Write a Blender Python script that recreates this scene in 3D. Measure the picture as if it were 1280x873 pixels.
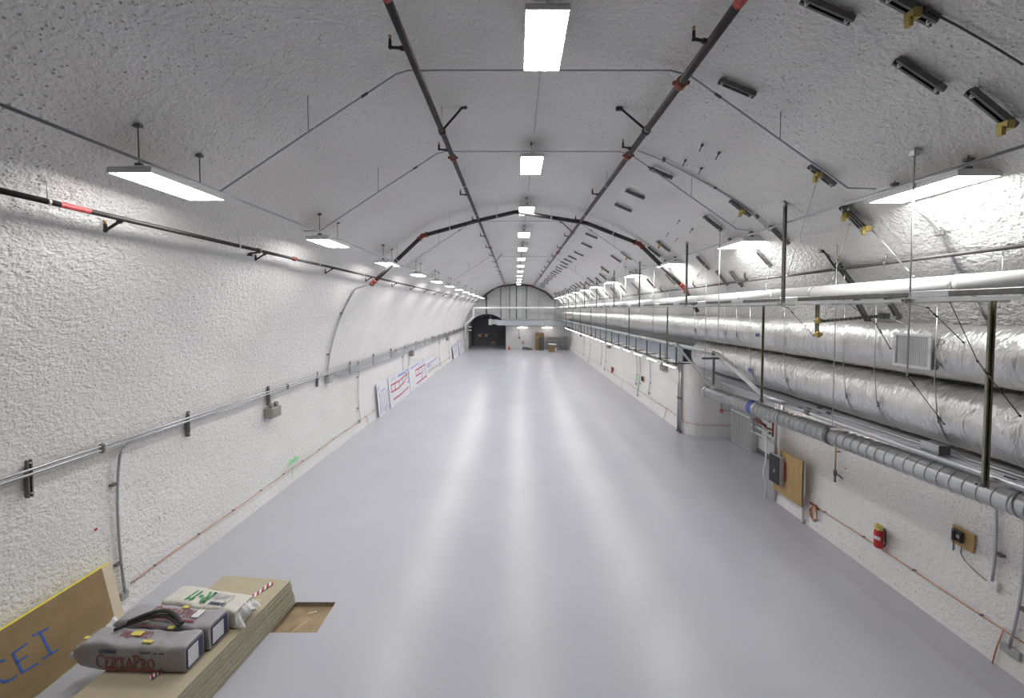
import bpy, math, random
from mathutils import Vector, Matrix, Euler
from mathutils import noise as mnoise

random.seed(7)
C = bpy.context.scene.collection
SC = bpy.context.scene
for o in list(bpy.data.objects):
    bpy.data.objects.remove(o)

# ------------------------------------------------------------------ camera
F = 445.0                 # focal length in pixels of a 1280 wide frame
CX, CY = 645.0, 402.0     # principal point
PITCH = math.atan(14 / 445.0)
CAMZ = 6.15
cam_d = bpy.data.cameras.new('camera')
cam = bpy.data.objects.new('camera', cam_d)
C.objects.link(cam)
cam.location = (0, 0, CAMZ)
cam.rotation_euler = (math.pi / 2 - PITCH, 0, 0)
cam_d.sensor_fit = 'HORIZONTAL'
cam_d.sensor_width = 36
cam_d.lens = 36 * F / 1280
cam_d.shift_x = (640 - CX) / 1280
cam_d.shift_y = (CY - 436.5) / 1280
cam_d.clip_end = 300
SC.camera = cam

# ------------------------------------------------------------------ light and exposure
w = bpy.data.worlds.new('world')
SC.world = w
w.use_nodes = True
w.node_tree.nodes['Background'].inputs[0].default_value = (0.8, 0.85, 0.9, 1)
w.node_tree.nodes['Background'].inputs[1].default_value = 0.0
TROFFER = 56.0      # emission of the troffer lenses
STRIP = 22.0        # emission of the strip tubes
SC.view_settings.view_transform = 'Standard'
SC.view_settings.look = 'None'
SC.view_settings.gamma = 1
SC.view_settings.use_curve_mapping = False
SC.view_settings.exposure = -0.2
SC.cycles.max_bounces = 10
SC.cycles.diffuse_bounces = 7
SC.cycles.glossy_bounces = 4
SC.cycles.caustics_reflective = False
SC.cycles.caustics_refractive = False
SC.cycles.sample_clamp_indirect = 6

# ------------------------------------------------------------------ helpers
_dir_c, _dir_s = math.cos(PITCH), math.sin(PITCH)
def ray(px, py):
    a, b = (px - CX) / F, -(py - CY) / F
    return Vector((a, _dir_c + b * _dir_s, -_dir_s + b * _dir_c))
def at(px, py, X=None, Y=None, Z=None):
    d = ray(px, py)
    if Y is not None: t = Y / d.y
    elif X is not None: t = X / d.x
    else: t = (Z - CAMZ) / d.z
    return Vector((0, 0, CAMZ)) + d * t

X0, ZS, RV, AL, AR, NE = 0.15, 2.05, 8.27, 8.27, 8.5, 2.0
XLF, XRF = -7.97, 8.34
def wallL(z):
    if z < ZS: return XLF + (X0 - AL - XLF) * (1 - (1 - z / ZS) ** 2)
    return X0 - AL * max(0, 1 - ((z - ZS) / RV) ** NE) ** (1 / NE)
def wallR(z):
    if z < ZS: return XRF + (X0 + AR - XRF) * (1 - (1 - z / ZS) ** 2)
    return X0 + AR * max(0, 1 - ((z - ZS) / RV) ** NE) ** (1 / NE)
def vz(x):
    u = (x - X0) / (AR if x > X0 else AL)
    return ZS + RV * max(0, 1 - abs(u) ** NE) ** (1 / NE)
def inside(p):
    if p.z < 0 or p.z > ZS + RV: return False
    return wallL(p.z) < p.x < wallR(p.z)
def surf(px, py, off=0.0):
    d = ray(px, py).normalized()
    o = Vector((0, 0, CAMZ)); a, b = 0.1, 120.0
    for _ in range(50):
        m = (a + b) / 2
        if inside(o + d * m): a = m
        else: b = m
    return o + d * (a - off)
def prof_normal(p):
    """inward normal of the vault at p (x-z plane)"""
    e = 1e-3
    if p.z <= ZS: return Vector((1 if p.x < 0 else -1, 0, 0))
    a = AR if p.x > X0 else AL
    gx = abs((p.x - X0) / a) ** (NE - 1) / a * (1 if p.x > X0 else -1)
    gz = ((p.z - ZS) / RV) ** (NE - 1) / RV
    return -Vector((gx, 0, gz)).normalized()

class MB:
    def __init__(s): s.v = []; s.f = []; s.sm = []; s.mi = []
    def _add(s, vs, fs, smooth=False, mi=0):
        b = len(s.v); s.v += [Vector(x) for x in vs]
        for k, f in enumerate(fs):
            s.f.append([i + b for i in f]); s.sm.append(smooth[k] if isinstance(smooth, list) else smooth); s.mi.append(mi)
        return s
    def box(s, c, d, R=None, bev=0.0, mi=0):
        hx, hy, hz = d[0] / 2, d[1] / 2, d[2] / 2
        M = R.to_3x3() if R is not None else Matrix.Identity(3)
        c = Vector(c)
        bev = min(bev, hx * .9, hy * .9, hz * .9)
        if bev <= 0:
            vs = [c + M @ Vector((x * hx, y * hy, z * hz)) for x in (-1, 1) for y in (-1, 1) for z in (-1, 1)]
            fs = [(0, 1, 3, 2), (4, 6, 7, 5), (0, 4, 5, 1), (2, 3, 7, 6), (0, 2, 6, 4), (1, 5, 7, 3)]
            return s._add(vs, fs, False, mi)
        vs = []; idx = {}
        for x in (-1, 1):
            for y in (-1, 1):
                for z in (-1, 1):
                    for k in range(3):
                        q = [x * (hx - bev), y * (hy - bev), z * (hz - bev)]
                        q[k] = (x * hx, y * hy, z * hz)[k]
                        idx[(x, y, z, k)] = len(vs); vs.append(c + M @ Vector(q))
        fs = []
        for k in range(3):
            a, b2 = [i for i in range(3) if i != k]
            for sg in (-1, 1):
                q = []
                for (p1, p2) in ((-1, -1), (1, -1), (1, 1), (-1, 1)):
                    t = [0, 0, 0]; t[k] = sg; t[a] = p1; t[b2] = p2
                    q.append(idx[(t[0], t[1], t[2], k)])
                fs.append(q)
        for k in range(3):
            a, b2 = [i for i in range(3) if i != k]
            for p1 in (-1, 1):
                for p2 in (-1, 1):
                    t0 = [0, 0, 0]; t1 = [0, 0, 0]
                    t0[k] = -1; t1[k] = 1; t0[a] = t1[a] = p1; t0[b2] = t1[b2] = p2
                    fs.append([idx[(*t0, a)], idx[(*t1, a)], idx[(*t1, b2)], idx[(*t0, b2)]])
        for x in (-1, 1):
            for y in (-1, 1):
                for z in (-1, 1):
                    fs.append([idx[(x, y, z, 0)], idx[(x, y, z, 1)], idx[(x, y, z, 2)]])
        return s._add(vs, fs, False, mi)
    def tube(s, pts, r, n=10, cap=True, mi=0, up=None):
        pts = [Vector(p) for p in pts]
        rs = r if isinstance(r, (list, tuple)) else [r] * len(pts)
        vs = []; prev = None
        for i, p in enumerate(pts):
            if i == 0: t = pts[1] - p
            elif i == len(pts) - 1: t = p - pts[i - 1]
            else:
                t = (pts[i + 1] - p).normalized() + (p - pts[i - 1]).normalized()
                if t.length < 1e-6: t = pts[i + 1] - p
            t.normalize()
            if prev is None:
                a = Vector((0, 0, 1)) if abs(t.z) < .9 else Vector((1, 0, 0))
                u = t.cross(a).normalized()
            else:
                u = (prev - t * prev.dot(t)).normalized()
            prev = u; v2 = t.cross(u)
            k = 1.0
            if 0 < i < len(pts) - 1:
                ca = (pts[i + 1] - p).normalized().dot((p - pts[i - 1]).normalized())
                k = 1 / max(.6, math.sqrt(max(.01, (1 + ca) / 2)))
            for j in range(n):
                a = 2 * math.pi * j / n
                vs.append(p + (u * math.cos(a) + v2 * math.sin(a)) * rs[i] * (k if k < 1.2 else 1.1))
        fs = []; sm = []
        for i in range(len(pts) - 1):
            for j in range(n):
                fs.append([i * n + j, i * n + (j + 1) % n, (i + 1) * n + (j + 1) % n, (i + 1) * n + j]); sm.append(True)
        if cap:
            fs.append(list(range(n))[::-1]); sm.append(False)
            fs.append([(len(pts) - 1) * n + j for j in range(n)]); sm.append(False)
        return s._add(vs, fs, sm, mi)
    def bar(s, p0, p1, w, h, up=(0, 0, 1), mi=0, bev=0):
        p0, p1 = Vector(p0), Vector(p1); t = (p1 - p0); L = t.length; t.normalize()
        up = Vector(up)
        if abs(t.dot(up.normalized())) > .98: up = Vector((0, 1, 0))
        side = t.cross(up).normalized(); u2 = side.cross(t)
        R = Matrix((side, t, u2)).transposed()
        return s.box((p0 + p1) / 2, (w, L, h), R, bev, mi)
    def channel(s, p0, p1, w=.041, d=.041, open_dir=(0, 0, -1), th=.005):
        """C-shaped steel strut with lips, the open side towards open_dir"""
        p0, p1 = Vector(p0), Vector(p1); t = (p1 - p0).normalized()
        od = Vector(open_dir); od = (od - t * od.dot(t)).normalized(); sd = t.cross(od)
        q = [(-w / 2, 0), (w / 2, 0), (w / 2, d), (w * .2, d), (w * .2, d - th * 2), (w / 2 - th, d - th * 2), (w / 2 - th, th),
             (-w / 2 + th, th), (-w / 2 + th, d - th * 2), (-w * .2, d - th * 2), (-w * .2, d), (-w / 2, d)]
        n = len(q)
        vs = [p + sd * a + od * b for p in (p0, p1) for a, b in q]
        fs = [[i, (i + 1) % n, n + (i + 1) % n, n + i] for i in range(n)]
        fs.append(list(range(n))[::-1]); fs.append([n + i for i in range(n)])
        return s._add(vs, fs)
    def quad(s, a, b, c, d, mi=0): return s._add([a, b, c, d], [(0, 1, 2, 3)], False, mi)
    def grid(s, fn, nu, nv, smooth=True, close_u=False, mi=0):
        vs = [fn(i / (nu - (0 if close_u else 1)), j / (nv - 1)) for j in range(nv) for i in range(nu)]
        fs = []
        for j in range(nv - 1):
            for i in range(nu if close_u else nu - 1):
                fs.append([j * nu + i, j * nu + (i + 1) % nu, (j + 1) * nu + (i + 1) % nu, (j + 1) * nu + i])
        return s._add(vs, fs, smooth, mi)
    def sphere(s, c, r, n=10, m=6, sc=(1, 1, 1)):
        c = Vector(c)
        return s.grid(lambda u, v: c + Vector((math.cos(2 * math.pi * u) * math.sin(math.pi * v) * r * sc[0],
                      math.sin(2 * math.pi * u) * math.sin(math.pi * v) * r * sc[1], math.cos(math.pi * v) * r * sc[2])), n, m, True, True)
    def build(s, name, mat, parent=None, label=None, **kw):
        me = bpy.data.meshes.new(name)
        org = Vector(parent.get('_o', (0, 0, 0))) if parent is not None else Vector((0, 0, 0))
        pv = kw.pop('origin', None)
        o = bpy.data.objects.new(name, me)
        if parent is None and pv is not None:
            org = Vector(pv); o.location = org
        me.from_pydata([tuple(v - org) for v in s.v], [], s.f)
        me.polygons.foreach_set('use_smooth', s.sm)
        mats = mat if isinstance(mat, (list, tuple)) else [mat]
        for m in mats: me.materials.append(m)
        if len(mats) > 1: me.polygons.foreach_set('material_index', s.mi)
        me.update()
        C.objects.link(o)
        if parent is not None:
            o.parent = parent
            o['_o'] = tuple(org)
        if label: o['label'] = label
        for k, v in kw.items(): o[k] = v
        return o

THINGS = []
def tag(o, label, cat, group=None):
    o['label'] = label; o['category'] = cat
    if group: o['group'] = group
    return o
def thing(name, label, cat, loc=(0, 0, 0), group=None):
    o = bpy.data.objects.new(name, None); C.objects.link(o)
    o.empty_display_size = .1
    o.location = loc; o['_o'] = tuple(loc)
    return tag(o, label, cat, group)
def copy_tree(o, loc=None, label=None, parent=None, rot=None):
    c = o.copy(); C.objects.link(c)
    if parent is not None: c.parent = parent
    if loc is not None: c.location = loc
    if rot is not None: c.rotation_euler = rot
    if label: c['label'] = label
    for ch in list(o.children): copy_tree(ch, parent=c)
    return c
def struct(mb, name, mat):
    o = mb.build(name, mat); o['kind'] = 'structure'; return o
ORD = ['zeroth', 'first', 'second', 'third', 'fourth', 'fifth', 'sixth', 'seventh', 'eighth', 'ninth', 'tenth', 'eleventh', 'twelfth',
       'thirteenth', 'fourteenth', 'fifteenth', 'sixteenth', 'seventeenth', 'eighteenth', 'nineteenth', 'twentieth', 'twenty-first',
       'twenty-second', 'twenty-third', 'twenty-fourth', 'twenty-fifth', 'twenty-sixth', 'twenty-seventh', 'twenty-eighth', 'twenty-ninth', 'thirtieth']

# ------------------------------------------------------------------ materials
def mat(name, col, rough=.5, metal=0.0, var=0.0, vscale=6.0, bump=0.0, bscale=30.0, spec=None, stretch=None):
    m = bpy.data.materials.new(name); m.use_nodes = True
    nt = m.node_tree; b = nt.nodes['Principled BSDF']
    b.inputs['Base Color'].default_value = (*col, 1); b.inputs['Roughness'].default_value = rough; b.inputs['Metallic'].default_value = metal
    if spec is not None: b.inputs['Specular IOR Level'].default_value = spec
    if var or bump:
        tc = nt.nodes.new('ShaderNodeTexCoord'); src = tc.outputs['Object']
        if stretch:
            mp = nt.nodes.new('ShaderNodeMapping'); mp.inputs['Scale'].default_value = stretch
            nt.links.new(src, mp.inputs[0]); src = mp.outputs[0]
    if var:
        n = nt.nodes.new('ShaderNodeTexNoise'); n.inputs['Scale'].default_value = vscale; n.inputs['Detail'].default_value = 4
        r = nt.nodes.new('ShaderNodeValToRGB')
        r.color_ramp.elements[0].position = .3; r.color_ramp.elements[1].position = .7
        r.color_ramp.elements[0].color = (*[max(0, c * (1 - var)) for c in col], 1)
        r.color_ramp.elements[1].color = (*[min(1, c * (1 + var)) for c in col], 1)
        nt.links.new(src, n.inputs['Vector']); nt.links.new(n.outputs[0], r.inputs[0]); nt.links.new(r.outputs[0], b.inputs['Base Color'])
    if bump:
        n2 = nt.nodes.new('ShaderNodeTexNoise'); n2.inputs['Scale'].default_value = bscale; n2.inputs['Detail'].default_value = 3
        bp = nt.nodes.new('ShaderNodeBump'); bp.inputs['Strength'].default_value = bump; bp.inputs['Distance'].default_value = .02
        nt.links.new(src, n2.inputs['Vector']); nt.links.new(n2.outputs[0], bp.inputs['Height']); nt.links.new(bp.outputs[0], b.inputs['Normal'])
    return m
def emis(name, col, s):
    m = bpy.data.materials.new(name); m.use_nodes = True
    nt = m.node_tree; b = nt.nodes['Principled BSDF']
    b.inputs['Base Color'].default_value = (.9, .9, .9, 1)
    b.inputs['Emission Color'].default_value = (*col, 1); b.inputs['Emission Strength'].default_value = s
    return m

def shotcrete():
    m = bpy.data.materials.new('white_painted_shotcrete'); m.use_nodes = True
    nt = m.node_tree; N = nt.nodes.new; L = nt.links.new
    b = nt.nodes['Principled BSDF']; b.inputs['Roughness'].default_value = .62; b.inputs['Specular IOR Level'].default_value = .3
    tc = N('ShaderNodeTexCoord')
    # sprayed lumps, two sizes
    n1 = N('ShaderNodeTexNoise'); n1.inputs['Scale'].default_value = 11; n1.inputs['Detail'].default_value = 2; n1.inputs['Roughness'].default_value = .5
    n2 = N('ShaderNodeTexNoise'); n2.inputs['Scale'].default_value = 25; n2.inputs['Detail'].default_value = 1
    n3 = N('ShaderNodeTexNoise'); n3.inputs['Scale'].default_value = .45; n3.inputs['Detail'].default_value = 3
    for n in (n1, n2, n3): L(tc.outputs['Object'], n.inputs['Vector'])
    add = N('ShaderNodeMath'); add.operation = 'MULTIPLY_ADD'; add.inputs[1].default_value = .55
    L(n2.outputs[0], add.inputs[0]); L(n1.outputs[0], add.inputs[2])
    # round pores, denser in patches; the shade inside them is painted as dark colour
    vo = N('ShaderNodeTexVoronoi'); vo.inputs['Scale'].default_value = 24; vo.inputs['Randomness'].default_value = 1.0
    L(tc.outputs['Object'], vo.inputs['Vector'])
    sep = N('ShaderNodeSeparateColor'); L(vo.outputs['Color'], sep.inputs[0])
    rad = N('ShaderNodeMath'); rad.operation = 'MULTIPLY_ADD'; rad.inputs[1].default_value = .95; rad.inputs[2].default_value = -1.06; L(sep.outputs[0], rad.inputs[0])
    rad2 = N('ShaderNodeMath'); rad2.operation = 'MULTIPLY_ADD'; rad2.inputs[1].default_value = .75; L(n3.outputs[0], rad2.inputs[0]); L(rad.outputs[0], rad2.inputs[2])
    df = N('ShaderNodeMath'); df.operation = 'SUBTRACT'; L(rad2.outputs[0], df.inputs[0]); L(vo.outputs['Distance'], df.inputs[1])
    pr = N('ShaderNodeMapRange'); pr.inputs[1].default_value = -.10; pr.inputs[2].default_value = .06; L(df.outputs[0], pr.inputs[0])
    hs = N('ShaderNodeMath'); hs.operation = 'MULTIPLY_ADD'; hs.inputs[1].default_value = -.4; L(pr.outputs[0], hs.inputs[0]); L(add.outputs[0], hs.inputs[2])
    bp = N('ShaderNodeBump'); bp.inputs['Strength'].default_value = 1.0; bp.inputs['Distance'].default_value = .028
    L(hs.outputs[0], bp.inputs['Height']); L(bp.outputs[0], b.inputs['Normal'])
    cr = N('ShaderNodeValToRGB'); cr.color_ramp.elements[0].position = .3; cr.color_ramp.elements[1].position = .7
    cr.color_ramp.elements[0].color = (.79, .78, .76, 1); cr.color_ramp.elements[1].color = (.875, .87, .855, 1)
    L(n3.outputs[0], cr.inputs[0])
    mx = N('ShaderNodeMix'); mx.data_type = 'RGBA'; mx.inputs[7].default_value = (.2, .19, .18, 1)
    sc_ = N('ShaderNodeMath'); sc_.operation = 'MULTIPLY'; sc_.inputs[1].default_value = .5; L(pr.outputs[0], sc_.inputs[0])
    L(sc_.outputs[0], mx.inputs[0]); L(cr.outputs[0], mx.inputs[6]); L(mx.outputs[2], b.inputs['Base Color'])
    return m
def epoxy():
    m = bpy.data.materials.new('grey_epoxy_floor'); m.use_nodes = True
    nt = m.node_tree; N = nt.nodes.new; L = nt.links.new
    b = nt.nodes['Principled BSDF']
    tc = N('ShaderNodeTexCoord')
    n = N('ShaderNodeTexNoise'); n.inputs['Scale'].default_value = .35; n.inputs['Detail'].default_value = 2; L(tc.outputs['Object'], n.inputs['Vector'])
    r = N('ShaderNodeValToRGB'); r.color_ramp.elements[0].position = .3; r.color_ramp.elements[1].position = .7
    r.color_ramp.elements[0].color = (.455, .465, .51, 1); r.color_ramp.elements[1].color = (.50, .51, .555, 1)
    L(n.outputs[0], r.inputs[0]); L(r.outputs[0], b.inputs['Base Color'])
    n2 = N('ShaderNodeTexNoise'); n2.inputs['Scale'].default_value = .7; n2.inputs['Detail'].default_value = 3; L(tc.outputs['Object'], n2.inputs['Vector'])
    mr = N('ShaderNodeMapRange'); mr.inputs[3].default_value = .272; mr.inputs[4].default_value = .31
    L(n2.outputs[0], mr.inputs[0]); L(mr.outputs[0], b.inputs['Roughness'])
    b.inputs['Specular IOR Level'].default_value = .5
    bp = N('ShaderNodeBump'); bp.inputs['Strength'].default_value = .08; bp.inputs['Distance'].default_value = .02
    n4 = N('ShaderNodeTexNoise'); n4.inputs['Scale'].default_value = 1.2; n4.inputs['Detail'].default_value = 1; L(tc.outputs['Object'], n4.inputs['Vector'])
    L(n4.outputs[0], bp.inputs['Height']); L(bp.outputs[0], b.inputs['Normal'])
    return m
def foil():
    m = bpy.data.materials.new('wrinkled_foil_wrap'); m.use_nodes = True
    nt = m.node_tree; N = nt.nodes.new; L = nt.links.new
    b = nt.nodes['Principled BSDF']; b.inputs['Base Color'].default_value = (.68, .675, .66, 1); b.inputs['Metallic'].default_value = .9
    b.inputs['Roughness'].default_value = .34
    tc = N('ShaderNodeTexCoord'); mp = N('ShaderNodeMapping'); mp.inputs['Scale'].default_value = (1.2, 3.2, 1.2); L(tc.outputs['Object'], mp.inputs[0])
    n = N('ShaderNodeTexNoise'); n.inputs['Scale'].default_value = 2.1; n.inputs['Detail'].default_value = 5; n.inputs['Distortion'].default_value = 1.2
    L(mp.outputs[0], n.inputs['Vector'])
    v = N('ShaderNodeTexVoronoi'); v.feature = 'DISTANCE_TO_EDGE'; v.inputs['Scale'].default_value = 3.5; L(mp.outputs[0], v.inputs['Vector'])
    a = N('ShaderNodeMath'); a.operation = 'MULTIPLY_ADD'; a.inputs[1].default_value = .35; L(v.outputs[0], a.inputs[0]); L(n.outputs[0], a.inputs[2])
    bp = N('ShaderNodeBump'); bp.inputs['Strength'].default_value = .6; bp.inputs['Distance'].default_value = .07
    L(a.outputs[0], bp.inputs['Height']); L(bp.outputs[0], b.inputs['Normal'])
    return m

M = dict(
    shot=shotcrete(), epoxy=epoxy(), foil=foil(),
    endwall=mat('grey_end_wall_panel', (.55, .56, .555), .6, var=.06, vscale=.8, bump=.3, bscale=6),
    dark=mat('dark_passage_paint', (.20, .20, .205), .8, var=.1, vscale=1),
    galv=mat('galvanised_steel', (.56, .57, .57), .38, .85, var=.12, vscale=4),
    conduit=mat('steel_conduit', (.50, .51, .53), .35, .85, var=.06),
    strut=mat('dull_steel_strut', (.17, .17, .165), .55, .5, var=.2, vscale=9),
    gstrut=mat('olive_zinc_strut', (.30, .30, .21), .45, .6, var=.2, vscale=5),
    zinc=mat('yellow_zinc', (.42, .34, .11), .4, .7),
    iron=mat('black_iron_pipe', (.045, .042, .042), .45, .3, var=.25, vscale=6),
    greyiron=mat('grey_iron_pipe', (.12, .115, .115), .45, .4, var=.2, vscale=5),
    redoxide=mat('red_oxide_fitting', (.23, .055, .035), .5, .1, var=.2, vscale=12),
    redtape=mat('red_label_tape', (.40, .05, .05), .45, var=.4, vscale=22),
    brass=mat('brass', (.52, .38, .14), .35, .9),
    white=mat('white_jacket', (.84, .84, .84), .35, var=.03),
    lampwhite=mat('white_enamel', (.8, .8, .8), .4),
    grey=mat('grey_enamel', (.40, .41, .41), .45, var=.05),
    box=mat('grey_beige_plastic', (.30, .285, .26), .5, var=.05),
    copper=mat('copper_wire', (.58, .27, .16), .4, .7, var=.15),
    black=mat('black_plastic', (.02, .02, .022), .35),
    darkgrey=mat('dark_grey_metal', (.08, .08, .085), .5, .2),
    kraft=mat('kraft_facing', (.29, .205, .10), .6, var=.12, vscale=2.5, bump=.1, bscale=4),
    foam=mat('yellow_foam', (.78, .68, .10), .75, var=.1, vscale=20, bump=.4, bscale=60),
    cream=mat('cream_paper', (.72, .62, .46), .7, var=.05),
    ink_blue=mat('blue_marker', (.05, .13, .42), .5, var=.2, vscale=20),
    gyp_face=mat('drywall_paper', (.47, .41, .29), .75, var=.05, vscale=3),
    gyp_edge=mat('drywall_edge', (.43, .41, .32), .85, var=.06, vscale=14, bump=.3, bscale=40),
    gyp_edge2=mat('drywall_edge_dark', (.36, .345, .27), .85, var=.07, vscale=14, bump=.3, bscale=40),
    bag=mat('grey_plastic_bag', (.36, .35, .365), .32, var=.08, vscale=5, bump=.7, bscale=7),
    bagwhite=mat('white_plastic_bag', (.68, .655, .59), .32, var=.04, vscale=5, bump=.6, bscale=7),
    clear=mat('milky_plastic_film', (.74, .74, .74), .22, var=.12, vscale=12, bump=1.0, bscale=14),
    ink_red=mat('maroon_print', (.28, .05, .07), .4),
    ink_navy=mat('navy_print', (.045, .055, .12), .4),
    ink_green=mat('green_print', (.03, .28, .08), .4),
    ink_grey=mat('grey_print', (.36, .36, .46), .4),
    label=mat('white_label', (.75, .76, .80), .5, var=.05, vscale=40),
    yellow=mat('yellow_tape', (.72, .62, .16), .5),
    rubber=mat('black_rubber', (.035, .033, .033), .45),
    red=mat('red_enamel', (.52, .03, .03), .3),
    redpaint=mat('red_paint', (.60, .04, .03), .5),
    greenpaint=mat('green_spray', (.12, .75, .22), .5, var=.3, vscale=30),
    ply=mat('plywood', (.46, .31, .13), .55, var=.16, vscale=2.2, stretch=(6, 6, 1)),
    plydark=mat('old_plywood', (.34, .255, .15), .7, var=.28, vscale=3.2),
    concrete=mat('bare_concrete_edge', (.36, .30, .22), .8, var=.2, vscale=9),
    paper=mat('white_plot_paper', (.78, .78, .82), .6, var=.02),
    inkr=mat('red_plot_ink', (.50, .06, .08), .6),
    inkb=mat('blue_plot_ink', (.22, .28, .58), .6),
    inkp=mat('purple_plot_ink', (.36, .34, .52), .6),
    card=mat('cardboard', (.22, .15, .062), .75, var=.08),
    bluetape=mat('blue_tape', (.08, .11, .38), .5),
    bluegrey=mat('blue_grey_duct', (.47, .50, .545), .45, .2, var=.08, vscale=1.5),
    orange=mat('orange_plastic', (.65, .12, .06), .5),
    louver=mat('light_grey_louver', (.55, .56, .55), .5, var=.03),
    wallsmooth=mat('smooth_white_wall', (.70, .70, .70), .5, var=.03),
    skirting=mat('dark_skirting', (.16, .16, .16), .6),
    lens=emis('troffer_lens', (1.0, .985, .97), TROFFER),
    tube=emis('strip_tube', (1.0, .90, .86), STRIP),
    absorber=mat('dark_bounce_absorber', (.06, .058, .055), .8, var=.1),
    signlit=mat('pale_sign', (.75, .7, .62), .5),
)

# ------------------------------------------------------------------ setting
YB, YE = -0.9, 56.0
def bumpy(x, y, z, k=.05):
    return mnoise.fractal(Vector((x * .55, y * .55, z * .55)), 1, 2, 3) * k
def profile(s):
    """s in 0..1 from left floor over the vault to right floor"""
    return PTS[int(round(s * (len(PTS) - 1)))]
PTS = []
nl = 10
for i in range(nl): z = ZS * i / nl; PTS.append((wallL(z), z))
na = 120
for i in range(na + 1):
    t = math.pi * (1 - i / na)
    c, s_ = math.cos(t), math.sin(t)
    a = AR if c > 0 else AL
    PTS.append((X0 + a * (abs(c) ** (2 / NE)) * (1 if c > 0 else -1), ZS + RV * (abs(s_) ** (2 / NE))))
for i in range(nl): z = ZS * (1 - (i + 1) / nl); PTS.append((wallR(z), z))
ny = 240
HY0, HY1, HZ = 11.3, 18.2, 3.9     # side passage in the right wall
ys = sorted(set([round(YB + (YE - YB) * (j / ny), 3) for j in range(ny + 1)] + [HY0, HY1]))
def strip(i0, i1, name, hole=False):
    mb = MB(); n = i1 - i0 + 1
    vs = []
    for y in ys:
        for i in range(i0, i1 + 1):
            x, z = PTS[i]
            p = Vector((x, y, z)); nn = prof_normal(p)
            k = bumpy(x, y, z) * min(1, z / .4)
            if hole and HY0 - .05 <= y <= HY1 + .05 and z < HZ + .3: k = 0
            vs.append(p + nn * k)
    fs = []
    for j in range(len(ys) - 1):
        for i in range(n - 1):
            if hole and HY0 - 1e-3 <= ys[j] < HY1 - 1e-3:
                zz = (PTS[i0 + i][1] + PTS[i0 + i + 1][1]) / 2
                if zz < HZ: continue
            fs.append([j * n + i, (j + 1) * n + i, (j + 1) * n + i + 1, j * n + i + 1])
    mb._add(vs, fs, True)
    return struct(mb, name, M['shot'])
iL = next(i for i, p in enumerate(PTS) if p[1] > 7.2)
iR = next(i for i in range(len(PTS) - 1, 0, -1) if PTS[i][1] > 7.2)
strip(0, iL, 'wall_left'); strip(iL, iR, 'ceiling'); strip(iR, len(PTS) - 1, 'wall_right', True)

# floor with a rectangular pit, passage and alcove floor included
HX = (-4.70, -3.80); HYY = (6.60, 7.31)
mb = MB()
xs = [-8.6, HX[0], HX[1], 11.2]; yy = [YB, HYY[0], HYY[1], 70.0]
for i in range(3):
    for j in range(3):
        if i == 1 and j == 1: continue
        mb.quad((xs[i], yy[j], 0), (xs[i + 1], yy[j], 0), (xs[i + 1], yy[j + 1], 0), (xs[i], yy[j + 1], 0))
struct(mb, 'floor', M['epoxy'])

# end wall with the mouth of the dark passage
PCX, PHW, PTOP, PSP = -4.55, 2.95, 5.55, 3.2
mb = MB()
arc = [(PCX - PHW, 0.0)] + [(PCX - PHW * math.cos(math.pi * i / 24), PSP + (PTOP - PSP) * math.sin(math.pi * i / 24)) for i in range(25)] + [(PCX + PHW, 0.0)]
top = [(PCX - PHW, 11.0)] + [(x, 11.0) for x, z in arc[1:-1]] + [(PCX + PHW, 11.0)]
mb._add([(x, YE, z) for x, z in arc] + [(x, YE, z) for x, z in top],
        [[i, i + 1, len(arc) + i + 1, len(arc) + i] for i in range(1, len(arc) - 2)])
mb.quad((-9, YE, 0), (PCX - PHW, YE, 0), (PCX - PHW, YE, 11), (-9, YE, 11))
mb.quad((PCX + PHW, YE, 0), (9.2, YE, 0), (9.2, YE, 11), (PCX + PHW, YE, 11))
struct(mb, 'wall_far', M['endwall'])
mb = MB()
n = len(arc)
mb._add([(x, YE, z) for x, z in arc] + [(x, 63, z) for x, z in arc], [[i, i + 1, n + i + 1, n + i] for i in range(n - 1)])
mb._add([(x, 63, z) for x, z in arc], [list(range(n))])
struct(mb, 'wall_passage', M['dark'])
mb = MB(); mb.quad((-9, YB, 0), (9.2, YB, 0), (9.2, YB, 11), (-9, YB, 11))
struct(mb, 'wall_near_absorber', M['absorber'])  # unseen end wall, set close and dark to soak up bounced light

# unseen dark deck under the camera, added to block light bouncing nearby
mb = MB(); mb.box((.2, .15, 4.42), (16.6, 2.0, .16))
struct(mb, 'floor_bounce_blocker', M['absorber'])
# side passage: rounded jamb, back wall, soffit
mb = MB()
path = [(8.62, 18.25), (8.42, 18.0)]
for i in range(9):
    a = math.pi / 2 * i / 8
    path.append((8.36 + .75 * (1 - math.cos(a)), 17.85 - .75 * math.sin(a)))
path += [(9.6, 17.05), (10.45, 17.0)]
mb.grid(lambda u, v: Vector((*path[int(round(u * (len(path) - 1)))], HZ * v)) + Vector((bumpy(u * 3, v * 4, 3) * .4, 0, 0)), len(path), 14)
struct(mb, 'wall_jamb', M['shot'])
mb = MB()
mb.quad((10.45, 17.2, 0), (10.45, 11.2, 0), (10.45, 11.2, HZ), (10.45, 17.2, HZ))
struct(mb, 'wall_alcove', M['wallsmooth'])
mb = MB(); mb.quad((8.34, 11.3, 0), (10.5, 11.3, 0), (10.5, 11.3, HZ), (8.6, 11.3, HZ))
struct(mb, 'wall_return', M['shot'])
mb = MB(); mb.box((9.6, 14.75, HZ + .05), (1.9, 7.1, .1))
struct(mb, 'ceiling_alcove', M['wallsmooth'])
mb = MB(); mb.box((10.43, 14.0, .1), (.03, 2.6, .2))
struct(mb, 'baseboard_alcove', M['skirting'])

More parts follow.
